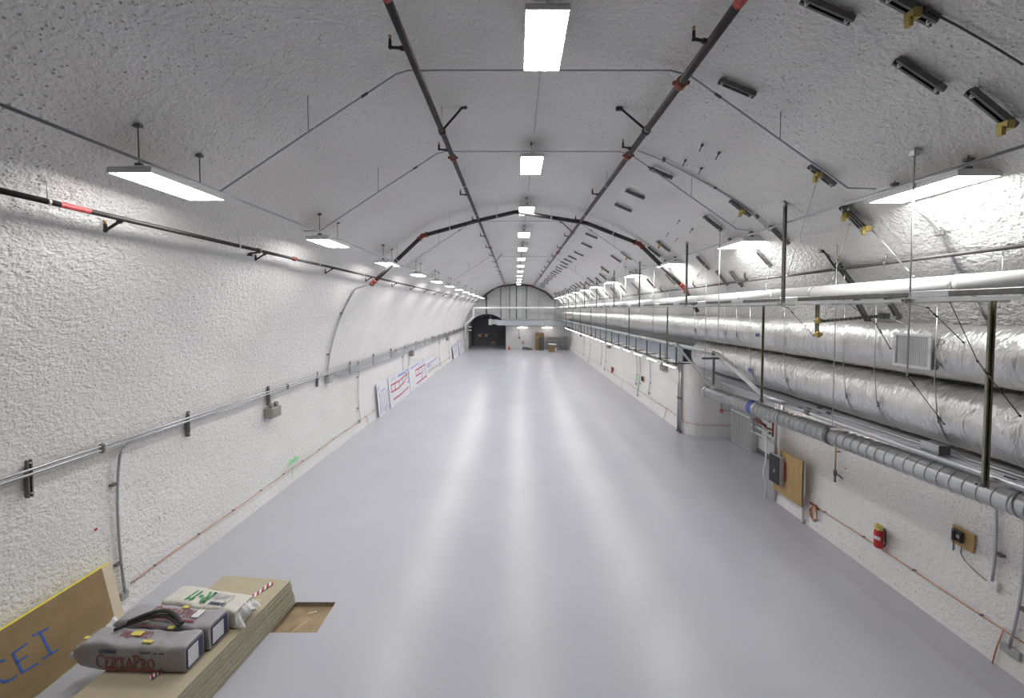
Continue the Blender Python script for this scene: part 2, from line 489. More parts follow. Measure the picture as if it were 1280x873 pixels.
# ------------------------------------------------------------------ troffer lights
ROWS = [('left', -4.92, 7.90), ('centre', .40, 9.92), ('right', 5.90, 7.86)]
LY0, LDY = 5.16, 4.28
def make_light(label, x, y, z, group):
    t = thing('ceiling_light', label, 'light', (x, y, z), group)
    h = MB(); h.box((x, y, z + .07), (.57, 1.16, .034), None, .012); h.box((x, y, z + .11), (.32, 1.0, .03), None, .01)
    for s in (-1, 1):
        h.box((x + s * .279, y, z + .028), (.012, 1.16, .056)); h.box((x, y + s * .574, z + .028), (.55, .012, .056))
    h.build('housing', M['lampwhite'], t)
    d = MB()
    W, L_, n_, m_ = .272, .567, 9, 15
    def f(u, v):   # dished wraparound prismatic lens
        a, b = u * 2 - 1, v * 2 - 1
        return Vector((x + a * W, y + b * L_, z + .04 - .014 * (1 - a ** 6) * (1 - b ** 12)))
    d.grid(f, n_, m_)
    d.build('diffuser', M['lens'], t)
    return t
for rn, x, z in ROWS:
    where = {'left': 'left', 'centre': 'centre', 'right': 'right'}[rn]
    first = None
    for k in range(12):
        y = LY0 + LDY * k
        lab = f'lit white fluorescent fixture, {ORD[k + 1]} from the camera in the {where} row under the vault'
        t = make_light(lab, x, y, z, f'fluorescent fixtures in the {where} row') if first is None else copy_tree(first, (x, y, z), lab)
        if first is None:
            first = t
            for sy in (-.45, .45):      # hanger rods up to the rock
                m = MB(); m.tube([(x, y + sy, z + .11), (x, y + sy, vz(x) + .03)], .008, 6)
                m.box((x, y + sy, z + .14), (.09, .05, .06), None, .008)
                m.box((x, y + sy, vz(x) - .03), (.10, .06, .05), None, .008)
                m.build('hanger', M['strut'], t)

# ------------------------------------------------------------------ conduits along the light rows and across the vault
for rn, x, z in ROWS:
    m = MB(); zz = z + .135; ox = {'left': .2, 'centre': 0, 'right': -.2}[rn]
    m.tube([(x + ox, -.85, zz), (x + ox, 54, zz)], .022 if rn != 'centre' else .012, 8)
    o = m.build('conduit', M['conduit']); tag(o, f'long steel conduit running over the {rn} row of light fixtures', 'conduit', 'conduits over the light rows')
for k, y in enumerate((5.75, 8.62, 15.29, 25.25)):
    t = thing('conduit', f'thin bent steel conduit crossing the vault from side to side, {ORD[k + 1]} from the camera', 'conduit', (.4, y, 10), 'conduits crossing the vault')
    zl = 8.0
    m = MB()
    pts = [(-4.95, y - .25, 8.0), (-4.72, y, 8.05), (-3.3, y, 8.98), (-1.9, y, 9.88), (-1.7, y, 9.94), (2.45, y, 9.94), (2.75, y, 9.86), (4.2, y, 8.86), (5.3, y, 8.10), (5.5, y - .25, 8.0)]
    m.tube(pts, .014, 8); m.build('tube', M['conduit'], t)
    for (x, z) in ((-3.3, 8.98), (4.2, 8.86)):
        m = MB(); m.tube([(x, y, z), (x, y, vz(x) + .02)], .006, 5); m.build('hanger', M['strut'], t)
    for x in (-2.4, 3.2):
        zc = 8.98 + (x + 3.3) / 1.4 * .9 if x < 0 else 9.86 - (x - 2.75) / 1.45
        sg = 1 if x < 0 else -1
        m = MB(); m.tube([(x - .05, y, zc - .033 * sg), (x + .05, y, zc + .033 * sg)], .02, 8); m.build('coupling', M['strut'], t)
# ------------------------------------------------------------------ sprinkler lines
def sprinkler(label, x, z, r, y0, y1, ya, armvec, metal, couplings, braces, tape, hang=3.05):
    t = thing('sprinkler_pipe', label, 'pipe', (x, y0, z), 'sprinkler pipes along the vault')
    m = MB(); m.tube([(x, y0, z), (x, y1, z)], r, 14); m.build('pipe', metal, t)
    for yc in couplings:
        m = MB(); m.tube([(x, yc - .06, z), (x, yc - .05, z), (x, yc + .05, z), (x, yc + .06, z)], [r * 1.15, r * 1.5, r * 1.5, r * 1.15], 14)
        m.box((x + r * 1.7, yc, z), (.05, .05, .04)); m.box((x - r * 1.7, yc, z), (.05, .05, .04))
        m.build('coupling', M['redoxide'], t)
    if tape:
        m = MB(); m.tube([(x, tape[0], z), (x, tape[1], z)], r * 1.04, 14, cap=False); m.build('label_tape', M['redtape'], t)
    a = Vector(armvec)
    k = 0
    y = ya
    while y < y1 - .5:
        p0 = Vector((x, y, z)); p1 = p0 + a
        m = MB(); m.tube([p0, p1], .02, 8); m.sphere(p1, .028, 8, 6)
        m.tube([p0 + a.normalized() * r * .8, p0 + a.normalized() * (r + .05)], .032, 8)
        e = p1 + Vector((0, 0, .10)); m.tube([p1, e], .022, 8)
        o = m.build('branch_arm', M['iron'], t)
        h = MB(); h.tube([e, e + Vector((0, 0, .03)), e + Vector((0, 0, .05))], [.014, .014, .026], 8); h.build('sprinkler_head', M['brass'], o)
        y += hang; k += 1
    y = ya - .85
    while y < y1:
        m = MB(); m.tube([(x, y, z + r), (x, y, vz(x) + .02)], .006, 5)
        m.tube([(x, y - .015, z), (x, y + .015, z)], r * 1.15, 12)
        m.build('pipe_hanger', M['galv'], t)
        y += hang
    for yb, dx in braces:
        xe = x + dx; d = Vector((xe, yb + .1, vz(xe) + .01))
        m = MB(); m.tube([(x - dx * .12, yb, z - .04), d], .022, 8); m.box(d - Vector((0, 0, .03)), (.12, .08, .06), None, .01)
        m.tube([(x, yb - .05, z), (x, yb + .05, z)], r * 1.35, 12)
        m.build('sway_brace', M['iron'], t)
    return t
sprinkler('dark sprinkler pipe high on the vault, left of the centre lights', -1.46, 9.68, .052, .5, 55.6, 4.92, (-.24, 0, 0.02), M['greyiron'],
          (8.35, 20.2, 33), ((7.15, .42), (26, .42)), (1.5, 4.15))
sprinkler('black sprinkler pipe high on the vault, right of the centre lights', 2.52, 9.62, .060, .5, 55.6, 4.72, (-.22, 0, 0.04), M['greyiron'],
          (5.55, 8.1, 21.5, 36), ((7.0, -.5), (16, -.5)), (1.5, 4.15))
sprinkler('dark sprinkler pipe along the left wall below the light row', -5.82, 7.50, .036, .5, 55, 5.32, (-.27, 0, -.17), M['iron'],
          (9.4, 27), ((8.1, -.3), (30, -.3)), (4.58, 4.9))
sprinkler('thin dark sprinkler pipe along the right wall above the white pipe', 6.82, 7.02, .033, .5, 55, 4.4, (-.10, 0, .10), M['greyiron'],
          (12, 29), ((7.6, -.22), (24, -.22)), None)
# cross mains ringing the vault
def cross_main(label, y, pts, r, corners):
    t = thing('cross_main_pipe', label, 'pipe', (pts[0][0], y, pts[0][1]), 'pipes ringing the vault')
    P = [Vector((a, y, b)) for a, b in pts]
    m = MB()
    for a, b in zip(P, P[1:]): m.tube([a, b], r, 14)
    m.build('pipe', M['iron'], t)
    for i in corners:
        p = P[i]; a = (P[i - 1] - p).normalized() if i else None; b = (P[i + 1] - p).normalized() if i < len(P) - 1 else None
        m = MB(); m.sphere(p, r * 1.3, 12, 8)
        for d in (a, b):
            if d is not None:
                m.tube([p, p + d * .2], r * 1.12, 12); m.tube([p + d * .15, p + d * .2], r * 1.45, 12)
        m.build('elbow', M['redoxide'], t)
    for a, b in zip(P, P[1:]):
        c = (a + b) / 2
        m = MB(); m.tube([c, (c.x, y, vz(c.x) + .02)], .008, 5); m.tube([c - (b - a).normalized() * .02, c + (b - a).normalized() * .02], r * 1.15, 12)
        m.build('pipe_hanger', M['galv'], t)
    return t
YR = 14.0
rib = [at(px, py, Y=YR) for px, py in ((465, 355), (528, 295), (597, 276), (645, 265), (733, 279), (799, 305), (855, 360), (872, 390))]
rib = [(p.x, p.z) for p in rib]
cross_main('thick black pipe with red elbows arching across the vault at mid length', YR, rib, .075, (0, 1, 5, 6))
end = [at(px, py, Y=55.5) for px, py in ((601, 373.5), (608, 368), (619, 360), (629, 357.5), (645, 356), (664, 357.5), (682, 365.5), (691, 374))]
end = [(p.x, p.z) for p in end]
cross_main('dark pipe arching along the top of the far end wall', 55.5, end, .11, (1, 3, 5, 6))

# ------------------------------------------------------------------ strut channels anchored on the vault
def vault_strut(p, L, name_label, group, clamp=None, shift=.0):
    n = prof_normal(p); tdir = n.cross(Vector((0, 1, 0))).normalized()
    c = p + n * .045
    t = thing('strut_channel', name_label, 'strut channel', tuple(c), group)
    m = MB(); m.channel(c - tdir * L / 2, c + tdir * L / 2, .075, .07, n, .007); m.build('channel', M['strut'], t)
    for s in (-.4, .4):
        b = MB(); b.tube([c + tdir * L * s - n * .05, c + tdir * L * s + n * .09], .014, 6); b.tube([c + tdir * L * s + n * .05, c + tdir * L * s + n * .065], .028, 6)
        b.build('anchor_bolt', M['galv'], t)
    if clamp is not None:
        q = c + tdir * L * clamp + n * .08
        b = MB(); b.box(q, (.09, .11, .10), None, .01); b.box(q + n * .08, (.05, .06, .10), None, .008); b.build('beam_clamp', M['zinc'], t)
    return t
near = [((1038, 4), .62, None, 'at the top edge of the photo'), ((1142, 2), .6, .1, 'with yellow clamp at the top edge'),
        ((1154, 87), .66, None, 'well above the nearest right light'), ((1245, 129), .66, .38, 'with yellow clamp, above the nearest right light'),
        ((924, 104), .60, None, 'nearest, right of the black overhead pipe'), ((1031, 215), .55, -.1, 'with yellow clamp, left of the nearest right light'),
        ((1070, 269), .6, -.2, 'with yellow clamp, just under the nearest right light'), ((1078, 268), .6, .4, 'paired beside the clamped one under the right light')]
for (px, py), L, cl, w_ in near:
    vault_strut(surf(px, py), L, f'steel strut channel on the vault {w_}', 'strut channels on the right of the vault', cl)
rows = {'upper': [(828, 213), (795, 240), (780, 257), (752, 283), (740, 293), (734, 305), (724, 316), (716, 321)],
        'middle': [(977, 291), (928, 257), (893, 276), (831, 306), (819, 313), (784, 315 + 3), (771, 322), (757, 336)],
        'lower': [(957, 320), (923, 347), (905, 346), (881, 327), (1060, 340), (1082, 387), (1119, 380)]}
for rn, lst in rows.items():
    lst = sorted((surf(*p) for p in lst), key=lambda p: p.y)
    if rn != 'lower':
        last = lst[-1]; y = last.y
        while y < 50:
            y += 1.5 if rn == 'upper' else 1.75
            sgn = random.uniform(-.12, .12)
            x = (3.62 if rn == 'upper' else 5.65) + sgn
            lst.append(Vector((x, y, vz(x))))
    else:
        y = 15
        while y < 34:
            lst.append(Vector((6.55, y, vz(6.55)))); y += 2.2
    for k, p in enumerate(lst):
        num = ORD[k + 1] if k + 1 < len(ORD) else f'{k + 1}th'
        vault_strut(p, .6, f'short steel strut channel on the right vault, {num} from the camera in the {rn} row', f'strut channels in the {rn} row', [None, .15, None, -.2][k % 4] if rn == 'middle' else None)

# ------------------------------------------------------------------ left wall services
def xw(z): return wallL(z)
t = thing('conduit_run', 'pair of steel conduits running the whole length of the left wall', 'conduit', (xw(3.5), 0, 3.5))
for dz in (0.0, -.075):
    m = MB(); m.tube([(xw(3.5) + .115, -.92, 3.56 + dz), (xw(3.5) + .115, 15, 3.56 + dz), (xw(3.5) + .115, 55, 3.56 + dz)], .024, 8)
    m.build('conduit', M['conduit'], t)
for y in [6.7 + 5.5 * i for i in range(9)]:
    m = MB(); m.box((xw(3.5) + .11, y, 3.52), (.075, .06, .17), None, .01); m.build('conduit_coupling', M['strut'], t)
t = thing('conduit_run', 'bundle of grey conduits under the pair on the left wall beyond the junction box', 'conduit', (xw(3.3), 15, 3.3))
for k in range(4):
    m = MB(); m.tube([(xw(3.3) + .12, 15.2 + .3 * k, 3.40 - .085 * k), (xw(3.3) + .12, 55, 3.40 - .085 * k)], .028, 8); m.build('conduit', M['conduit'], t)
k = 0; y = 5.73
while y < 54:
    z = 3.40; x = xw(z)
    t = thing('strut_channel', f'upright steel strut behind the left wall conduits, {ORD[k + 1]} from the camera', 'strut channel', (x, y, z), 'upright struts on the left wall')
    m = MB(); m.channel((x + .01, y, z - .31), (x + .01, y, z + .31), .06, .075, (1, 0, 0), .007); m.build('channel', M['strut'], t)
    for dz in (-.24, .26):
        b = MB(); b.tube([(x, y, z + dz), (x + .10, y, z + dz)], .014, 6); b.build('anchor_bolt', M['galv'], t)
    y += 2.81; k += 1
# vertical drops with outlet boxes
def drop(px, y, ztop, zbot, xside, label, r=.02, boxm='grey', clamp=True, group='conduit drops on the walls', boxsz=(.07, .12, .16), bend=0.0):
    wf = wallL if xside < 0 else wallR
    sg = 1 if xside < 0 else -1
    n = 9
    P = [Vector((wf(zbot + (ztop - zbot) * i / n) + sg * .09, y, zbot + (ztop - zbot) * i / n)) for i in range(n + 1)]
    if bend:
        e = P[-1]; P += [e + Vector((0, bend * .12, .10)), e + Vector((0, bend * .4, .20)), e + Vector((0, bend, .25))]
    t = thing('conduit_drop', label, 'conduit', tuple(P[0]), group)
    m = MB(); m.tube(P, r, 8); m.build('conduit', M['conduit'], t)
    m = MB(); b = Vector((wf(zbot) + sg * (boxsz[0] / 2 + .015), y, zbot - boxsz[2] / 2 + .02)); m.box(b, boxsz, None, .012); o = m.build('outlet_box', M[boxm], t)
    f = MB(); f.box(b + Vector((sg * (boxsz[0] / 2 + .004), 0, 0)), (.008, boxsz[1] * 1.1, boxsz[2] * 1.05), None, .003)
    for dz in (-.035, .035): f.box(b + Vector((sg * (boxsz[0] / 2 + .009), 0, dz)), (.006, .035, .035))
    f.build('cover_plate', M['lampwhite'] if boxm == 'lampwhite' else M['grey'], o)
    if clamp:
        for q in (.22, .8):
            z = zbot + (ztop - zbot) * q
            c = MB(); c.box((wf(z) + sg * .045, y - .03, z), (.11, .1, .045), None, .006); c.build('conduit_clamp', M['strut'], t)
    return t
drop(0, 7.05, 3.22, .42, -1, 'bent grey conduit dropping from the left wall conduits behind the foam board', .024, bend=.45)
drop(0, 18.0, 3.3, .55, -1, 'thin conduit drop on the left wall before the leaning plot boards', .016)
drop(0, 25.2, 3.3, .9, -1, 'conduit drop on the left wall behind the red plotted boards', .016)
drop(0, 26.6, 3.3, .9, -1, 'second conduit drop on the left wall behind the red plotted boards', .016)
drop(0, 37.2, 3.3, .45, -1, 'conduit drop on the left wall past the last red plot board', .018)
drop(0, 42.5, 3.3, .45, -1, 'conduit drop on the far left wall before the paper pile', .018)
# conduit climbing the wall up to the cross main
t = thing('conduit_riser', 'silver conduit curving up the left wall from a junction box to the black arched pipe', 'conduit', (xw(3.4), 14.6, 3.4))
P = []
for i in range(16):
    z = 3.35 + (7.0 - 3.35) * i / 15
    P.append(Vector((wallL(z) + .08, 14.9 - .7 * i / 15, z)))
P.append(Vector((rib[0][0] - .05, YR, rib[0][1])))
m = MB(); m.tube(P, .03, 8); m.build('conduit', M['conduit'], t)
m = MB(); m.box((xw(3.3) + .10, 15.0, 3.22), (.18, .30, .30), None, .015); o = m.build('junction_box', M['grey'], t)
for i in (4, 11):
    m = MB(); m.box(P[i] - Vector((.05, .05, 0)), (.12, .14, .05), None, .006); m.build('conduit_clamp', M['strut'], t)
# emergency light boxes
def wall_unit(y, side, z, label, group):
    wf = wallL if side < 0 else wallR; sg = -side
    x = wf(z) + sg * .16
    t = thing('emergency_light', label, 'light', (x, y, z), group)
    m = MB(); m.box((x, y, z), (.26, .46, .34), None, .015); m.build('housing', M['box'], t)
    m = MB(); m.box((x + sg * .135, y, z + .02), (.02, .38, .22), None, .008); m.build('front_panel', M['box'], t)
    for dy in (-.12, .12):
        m = MB(); m.tube([(x, y + dy, z + .16), (x, y + dy, z + .24)], .03, 8)
        m.tube([(x - sg * .02, y + dy, z + .26), (x + sg * .07, y + dy, z + .25), (x + sg * .08, y + dy, z + .25)], [.05, .07, .05], 10)
        m.build('lamp_head', M['box'], t)
    m = MB(); m.tube([(x - sg * .05, y - .02, z + .17), (x - sg * .05, y - .02, z + .55)], .016, 6); m.build('feed_conduit', M['conduit'], t)
    return t
for y, w_ in ((11.5, 'nearest the camera'), (27.0, 'above the leaning plot boards'), (41.0, 'before the far paper pile')):
    wall_unit(y, -1, 2.84, f'boxy grey emergency light under the left wall conduits, {w_}', 'emergency lights on the left wall')
# copper ground line
def ground_line(side, y0, y1, z, label, drops, zfn=None):
    wf = wallL if side < 0 else wallR; sg = -side
    t = thing('ground_wire', label, 'wire', (wf(z), y0, z))
    n = max(4, int((y1 - y0) / .35)); P = []
    for i in range(n + 1):
        y = y0 + (y1 - y0) * i / n
        P.append(Vector((wf(z) + sg * .05, y, z + .012 * math.sin(y * 1.7))))
    m = MB(); m.tube(P, .011, 6); m.build('copper_wire', M['copper'], t)
    y = y0 + .5
    while y < min(y1, 24):
        c = MB(); c.box((wf(z) + sg * .035, y, z + .012 * math.sin(y * 1.7)), (.07, .035, .03), None, .004); c.build('clip', M['strut'], t); y += 1.1
    for yd in drops:
        c = MB(); c.tube([(wf(z) + sg * .05, yd, z), (wf(z * .5) + sg * .045, yd + .02, z * .5), (wf(0) + sg * .06, yd, 0.0)], .010, 6); c.build('drop_wire', M['copper'], t)
    return t
ground_line(-1, 7.2, 20.1, .50, 'thin copper ground wire clipped low along the left wall', (18.9,))
ground_line(-1, 32.5, 45, .50, 'far copper ground wire low on the left wall past the plot boards', ())
# spray marks
def strokes(mb, lines, org, u, v, s, wd, n):
    """thin printed ribbons in the plane org + u*x + v*y"""
    org, u, v, n = Vector(org), Vector(u).normalized(), Vector(v).normalized(), Vector(n).normalized()
    for ln in lines:
        for k, (a, b) in enumerate(zip(ln, ln[1:])):
            a2, b2 = Vector((a[0], a[1])) * s, Vector((b[0], b[1])) * s
            d = b2 - a2
            if d.length < 1e-6: continue
            d.normalize(); e = d * wd * .35; pn = Vector((-d.y, d.x)) * wd / 2
            q = [a2 - e + pn, a2 - e - pn, b2 + e - pn, b2 + e + pn]
            mb._add([org + u * p.x + v * p.y + n * (.0002 * k) for p in q], [(0, 1, 2, 3)])
t = thing('spray_mark', 'green spray painted scribble and tick low on the near left wall', 'paint mark', (-8, 12.7, .8))
m = MB()
pts = [(0, 0), (.08, .14), (.13, .02), (.2, .16), (.26, .02), (.34, .13), (.30, .17), (.36, .05), (.44, .12), (.41, .2), (.50, .03), (.6, .14)]
strokes(m, [pts], (xw(.7) + .06, 12.35, .66), (0, 1, 0), (0, 0, 1), 1.0, .035, (1, 0, 0))
strokes(m, [[(0.2, -.12), (.21, -.5)]], (xw(.7) + .06, 12.35, .66), (0, 1, 0), (0, 0, 1), 1.0, .025, (1, 0, 0))
m.build('paint', M['greenpaint'], t)
t = thing('spray_mark', 'small red paint dot on the left wall above the foam board', 'paint mark', (-8, 6.85, 1.6))
m = MB(); p = surf(120, 662, .05); m.sphere(p, .028, 8, 6, (.3, 1, 1)); m.build('paint', M['redpaint'], t)

# leaning plot boards on the left wall
def board(y0, y1, z0, z1, label, draw, lean=.06, group='plotted boards leaning on the left wall'):
    xb = xw(0) + .10 + lean if z0 < .1 else xw(z0) + .10; xt = xw(z1) + .15
    c = Vector((xb, (y0 + y1) / 2, z0))
    t = thing('plot_board', label, 'board', tuple(c), group)
    v = Vector((xt - xb, 0, z1 - z0)); H = v.length; v.normalize(); u = Vector((0, 1, 0)); nrm = u.cross(v).normalized()
    if nrm.x < 0: nrm = -nrm
    m = MB(); R = Matrix((u, v, u.cross(v))).transposed()
    ctr = Vector((xb, (y0 + y1) / 2, z0)) + v * H / 2 - nrm * .012 + Vector((0, 0, .004))
    m.box(ctr, (y1 - y0, H, .02), R, .003); m.build('sheet', M['paper'], t)
    for nm, mt, lines, wd in draw(y1 - y0, H):
        m = MB(); strokes(m, lines, Vector((xb, y0, z0 + .004)) + nrm * .004, u, v, 1, wd, nrm); m.build(nm, mt, t)
    return t
board(20.2, 21.9, 0, 1.98, 'white board with dark vertical stripes, nearest of the leaning plots', lambda W, H: [
    ('stripes', M['inkp'], [[(x, .15), (x, H * .66)] for x in (W * .18, W * .36, W * .55, W * .74, W * .9)], .06),
    ('blue_marks', M['inkb'], [[(.1, H * .75), (.3, H * .9), (.2, H * .8)], [(.5, H * .7), (1.2, H * .72)], [(.9, .1), (1.2, .35)]], .05)], .06)
board(22.05, 26.15, 0, 1.9, 'wide white board with red curved lines, second of the leaning plots', lambda W, H: [
    ('red_lines', M['inkr'], [[(.6, .42), (2.2, .42), (W - .3, .55)], [(.3, .95), (1.8, .92), (3.1, 1.12), (3.7, 1.5)], [(.4, 1.38), (2.0, 1.36), (W - .3, 1.55)], [(.4, .95), (.4, 1.38)],
                              [(1.1, .95), (1.1, 1.36)], [(1.9, .95), (1.9, 1.36)], [(2.7, 1.0), (2.7, 1.4)]], .085),
    ('blue_lines', M['inkb'], [[(1.8, 1.75), (3.9, 1.78)], [(1.8, 1.66), (3.6, 1.66)], [(3.7, 1.1), (4.0, 1.5), (4.0, 1.85)], [(3.6, .95), (3.95, .85), (4.0, 1.3)], [(.6, 1.65), (.8, 1.8)], [(1.0, 1.65), (1.2, 1.8)]], .07)])
board(26.25, 31.2, 0, 2.0, 'wide white board with red panel drawing, third of the leaning plots', lambda W, H: [
    ('red_lines', M['inkr'], [[(1.7, .35), (W - .2, .4)], [(1.7, .95), (3.2, .95)], [(1.7, 1.4), (W - .3, 1.45)], [(1.7, .95), (1.7, 1.4)], [(2.6, .95), (2.6, 1.4)], [(3.4, .35), (3.4, 1.45)], [(4.5, .4), (4.5, 1.45)]], .1),
    ('blue_lines', M['inkb'], [[(.4, 1.75), (2.6, 1.8)], [(2.8, 1.55), (3.1, 1.95)], [(3.6, 1.6), (4.0, 1.95)], [(4.2, 1.6), (4.4, 1.95)], [(3.6, .8), (4.2, 1.2)]], .08)])
board(31.3, 36.2, .72, 1.75, 'long white banner with one blue line, pinned past the leaning plots', lambda W, H: [
    ('blue_lines', M['inkp'], [[(.2, H * .5), (3.0, H * .55), (W - .4, H * .7)], [(.5, H * .3), (2.0, H * .3)]], .1)], .1)
board(44.4, 48.4, 0, 1.8, 'far white plot board with purple drawing, first of the far pair', lambda W, H: [
    ('purple_lines', M['inkp'], [[(.3, .4), (1.2, 1.5), (2.0, .6), (3.2, 1.6)], [(.4, 1.6), (3.5, 1.65)]], .12)], .1)
board(48.5, 53.0, 0, 2.0, 'far white plot board with purple scribbles, beside the dark passage', lambda W, H: [
    ('purple_lines', M['inkp'], [[(.3, 1.4), (1.2, .5), (2.4, 1.6), (3.6, .6), (4.4, 1.5)], [(.4, 1.8), (4.2, 1.8)]], .12)], .2)

P = [surf(px, py, .09) for px, py in ((797, 188), (829, 201), (860, 217), (893, 235), (918, 250), (945, 272), (962, 289))]
t = thing('conduit', 'thin conduit running down the right vault from the black overhead pipe past the clamped struts', 'conduit', tuple(P[0]))
m = MB(); m.tube(P, .016, 8); m.build('tube', M['conduit'], t)
m = MB()
for i in (1, 3, 5): m.box(P[i] - prof_normal(P[i]) * .04, (.06, .06, .12), None, .008)
m.build('conduit_clamp', M['strut'], t)
P = [surf(px, py, .08) for px, py in ((1158, 12), (1200, 34), (1240, 57), (1279, 81))]
m = MB(); m.tube(P, .010, 6); m.sphere(P[0], .03, 6, 5); o = m.build('sway_cable', M['greyiron']); tag(o, 'dark cable across the vault at the top right corner', 'cable')
for k, (px, py) in enumerate(((878, 181), (899, 191), (857, 200), (877, 210), (850, 275), (866, 286), (836, 291), (847, 298))):
    p = surf(px, py); n_ = prof_normal(p)
    m = MB(); m.tube([p - n_ * .04, p + n_ * .16], .012, 6); m.tube([p + n_ * .0, p + n_ * .03], .03, 6)
    o = m.build('anchor_rod', M['strut'], None, None, origin=tuple(p))
    tag(o, f'short bare anchor rod in the right vault, {ORD[(k % 4) + 1]} of the {"nearer" if k < 4 else "farther"} cluster of four', 'anchor', 'bare anchor rods')

# ------------------------------------------------------------------ silver ducts
def wrapped_duct(name, label, x, z, r, y0, y1, seam):
    t = thing(name, label, 'duct', (x, y0, z))
    m = MB(); n = int((y1 - y0) / .12); nu = 40
    def f(u, v):
        y = y0 + (y1 - y0) * v; a = 2 * math.pi * u
        near = 1 if y < 22 else .4
        rr = r * (1 + near * .03 * mnoise.fractal(Vector((math.cos(a) * 2, math.sin(a) * 2, y * 2.2)), 1, 2, 3) - .025 * math.exp(-((y % seam - seam / 2) / .06) ** 2))
        if v < 1e-6: rr *= .93
        return Vector((x + rr * math.cos(a), y, z + rr * math.sin(a)))
    m.grid(f, nu, n, True, True)
    m._add([f(i / nu, 0) for i in range(nu)], [list(range(nu))]); m._add([f(i / nu, 1) for i in range(nu)], [list(range(nu))[::-1]])
    m.build('foil_wrap', M['foil'], t)
    return t
UD = (7.25, 5.455, .46); LD = (7.4, 4.43, .545)
ud = wrapped_duct('insulated_duct', 'upper foil wrapped round duct along the right wall, with a return grille', *UD, 1.0, 54.1, 1.25)
ld = wrapped_duct('insulated_duct', 'lower foil wrapped round duct along the right wall, ending beyond the sloping conduits', *LD, 1.0, 13.9, 1.5)
# grille on the upper duct
g = at(1134, 439, Y=6.08); gx = UD[0] - UD[2] - .02
gz = 5.46; gy = 6.06; S = .27
m = MB(); m.box((gx + .11, gy, gz), (.24, 2 * S + .03, 2 * S + .03), None, .008); o = m.build('grille_collar', M['galv'], ud)
m = MB()
for a, b in (((0, S), (2 * S + .06, .05)), ((0, -S), (2 * S + .06, .05))): m.box((gx - .015, gy, gz + a[1]), (.03, b[0], b[1]), None, .006)
for sy in (-S, S): m.box((gx - .015, gy + sy, gz), (.03, .05, 2 * S - .05), None, .006)
f_ = m.build('grille_frame', M['lampwhite'], o)
m = MB()
for i in range(17):
    y = gy - S + .04 + i * (2 * S - .08) / 16
    m.box((gx - .004, y, gz), (.02, .006, 2 * S - .05), Matrix.Rotation(.5, 3, 'Z'))
m.box((gx + .012, gy, gz), (.008, 2 * S - .04, 2 * S - .04))
m.build('grille_louvers', M['grey'], o)
for d, px, py, zz in ((ud, 949, 419, 0), (ld, 940, 463, 0)):
    x, z, r = UD if d is ud else LD
    q = at(px, py, X=x - r * .9)
    m = MB()
    a0 = math.pi - math.asin(max(-1, min(1, (q.z - z) / r)))
    m.grid(lambda u, v: Vector((x + (r * 1.035) * math.cos(a0 + (u - .5) * .2), q.y + (v - .5) * .13, z + (r * 1.035) * math.sin(a0 + (u - .5) * .2))), 4, 3)
    m.build('blue_tape_tag', M['bluetape'], d)

# spiral duct under the tray
SX, SZ, SR = 7.2, 3.30, .205
def sz(y): return min(3.44, 3.42 - (y - 4.5) * .036)
t = thing('spiral_duct', 'galvanised spiral duct hanging under the pipe tray on the right', 'duct', (SX, 1, SZ))
m = MB(); y0, y1 = 1.0, 13.25
m.tube([(SX, y0, sz(y0)), (SX, 3.94, sz(3.94)), (SX, y1, sz(y1))], SR, 28)
m.build('duct_body', M['galv'], t)
m = MB(); P = []
turns = int((y1 - y0) / .17)
for i in range(turns * 20 + 1):
    a = 2 * math.pi * i / 20; y = y0 + (y1 - y0) * i / (turns * 20)
    P.append((SX + (SR + .002) * math.cos(a), y, sz(y) + (SR + .002) * math.sin(a)))
m.tube(P, .008, 5); m.build('spiral_seam', M['galv'], t)
for yc, r_, mt in ((8.0, SR + .015, 'strut'), (13.25, SR + .02, 'galv'), (10.5, SR + .012, 'galv')):
    m = MB(); m.tube([(SX, yc - .05, sz(yc)), (SX, yc + .05, sz(yc))], r_, 28); m.build('duct_coupling', M[mt], t)
m = MB(); m.tube([(SX, 10.55, sz(10.55)), (SX, 10.75, sz(10.75))], SR + .014, 28, cap=False); m.build('blue_tape_band', M['bluetape'], t, 'blue tape band')

# white jacketed pipe
WX, WZ, WR = 6.3, 6.51, .145
t = thing('jacketed_pipe', 'long white jacketed pipe running along the right side under the vault', 'pipe', (WX, 1, WZ))
m = MB(); m.tube([(WX, 1, WZ), (WX, 54.4, WZ)], WR, 20); m.build('pipe_jacket', M['white'], t)
t2 = thing('jacketed_pipe', 'white jacketed pipe crossing the far end wall and stepping down beside the dark passage', 'pipe', (0, 54.6, WZ))
m = MB(); m.tube([(6.1, 54.4, WZ), (5.9, 54.6, WZ), (-6.38, 54.6, WZ), (-6.53, 54.6, WZ - .1), (-6.53, 54.6, 5.1), (-7.75, 54.6, 4.0), (-7.75, 54.6, 1.6)], WR, 20); m.build('pipe_jacket', M['white'], t2)
for y in [5.0, 8.6, 12.2, 15.8, 19.4, 23.0, 26.6, 30.2]:
    m = MB(); m.tube([(WX, y - .025, WZ), (WX, y + .025, WZ)], WR + .006, 20); m.build('jacket_band', M['lampwhite'], t)
# second smaller pipe under it (grey rack profile seen below the jacket)
m = MB()
t = thing('wireway', 'flat grey wireway lying beside the white jacketed pipe on the hangers', 'cable tray', (6.0, 1, 6.3))
m.box((5.98, 28, 6.385), (.18, 54, .08), None, .01); m.build('tray', M['strut'], t)
y = 2.5; m = MB(); k = 0
while y < 30:
    c = MB(); c.box((5.98, y, 6.385), (.19, .5, .09), None, .006); c.build('tray_cover', M['galv'], t); y += 1.8 if y > 6.5 else 2.6

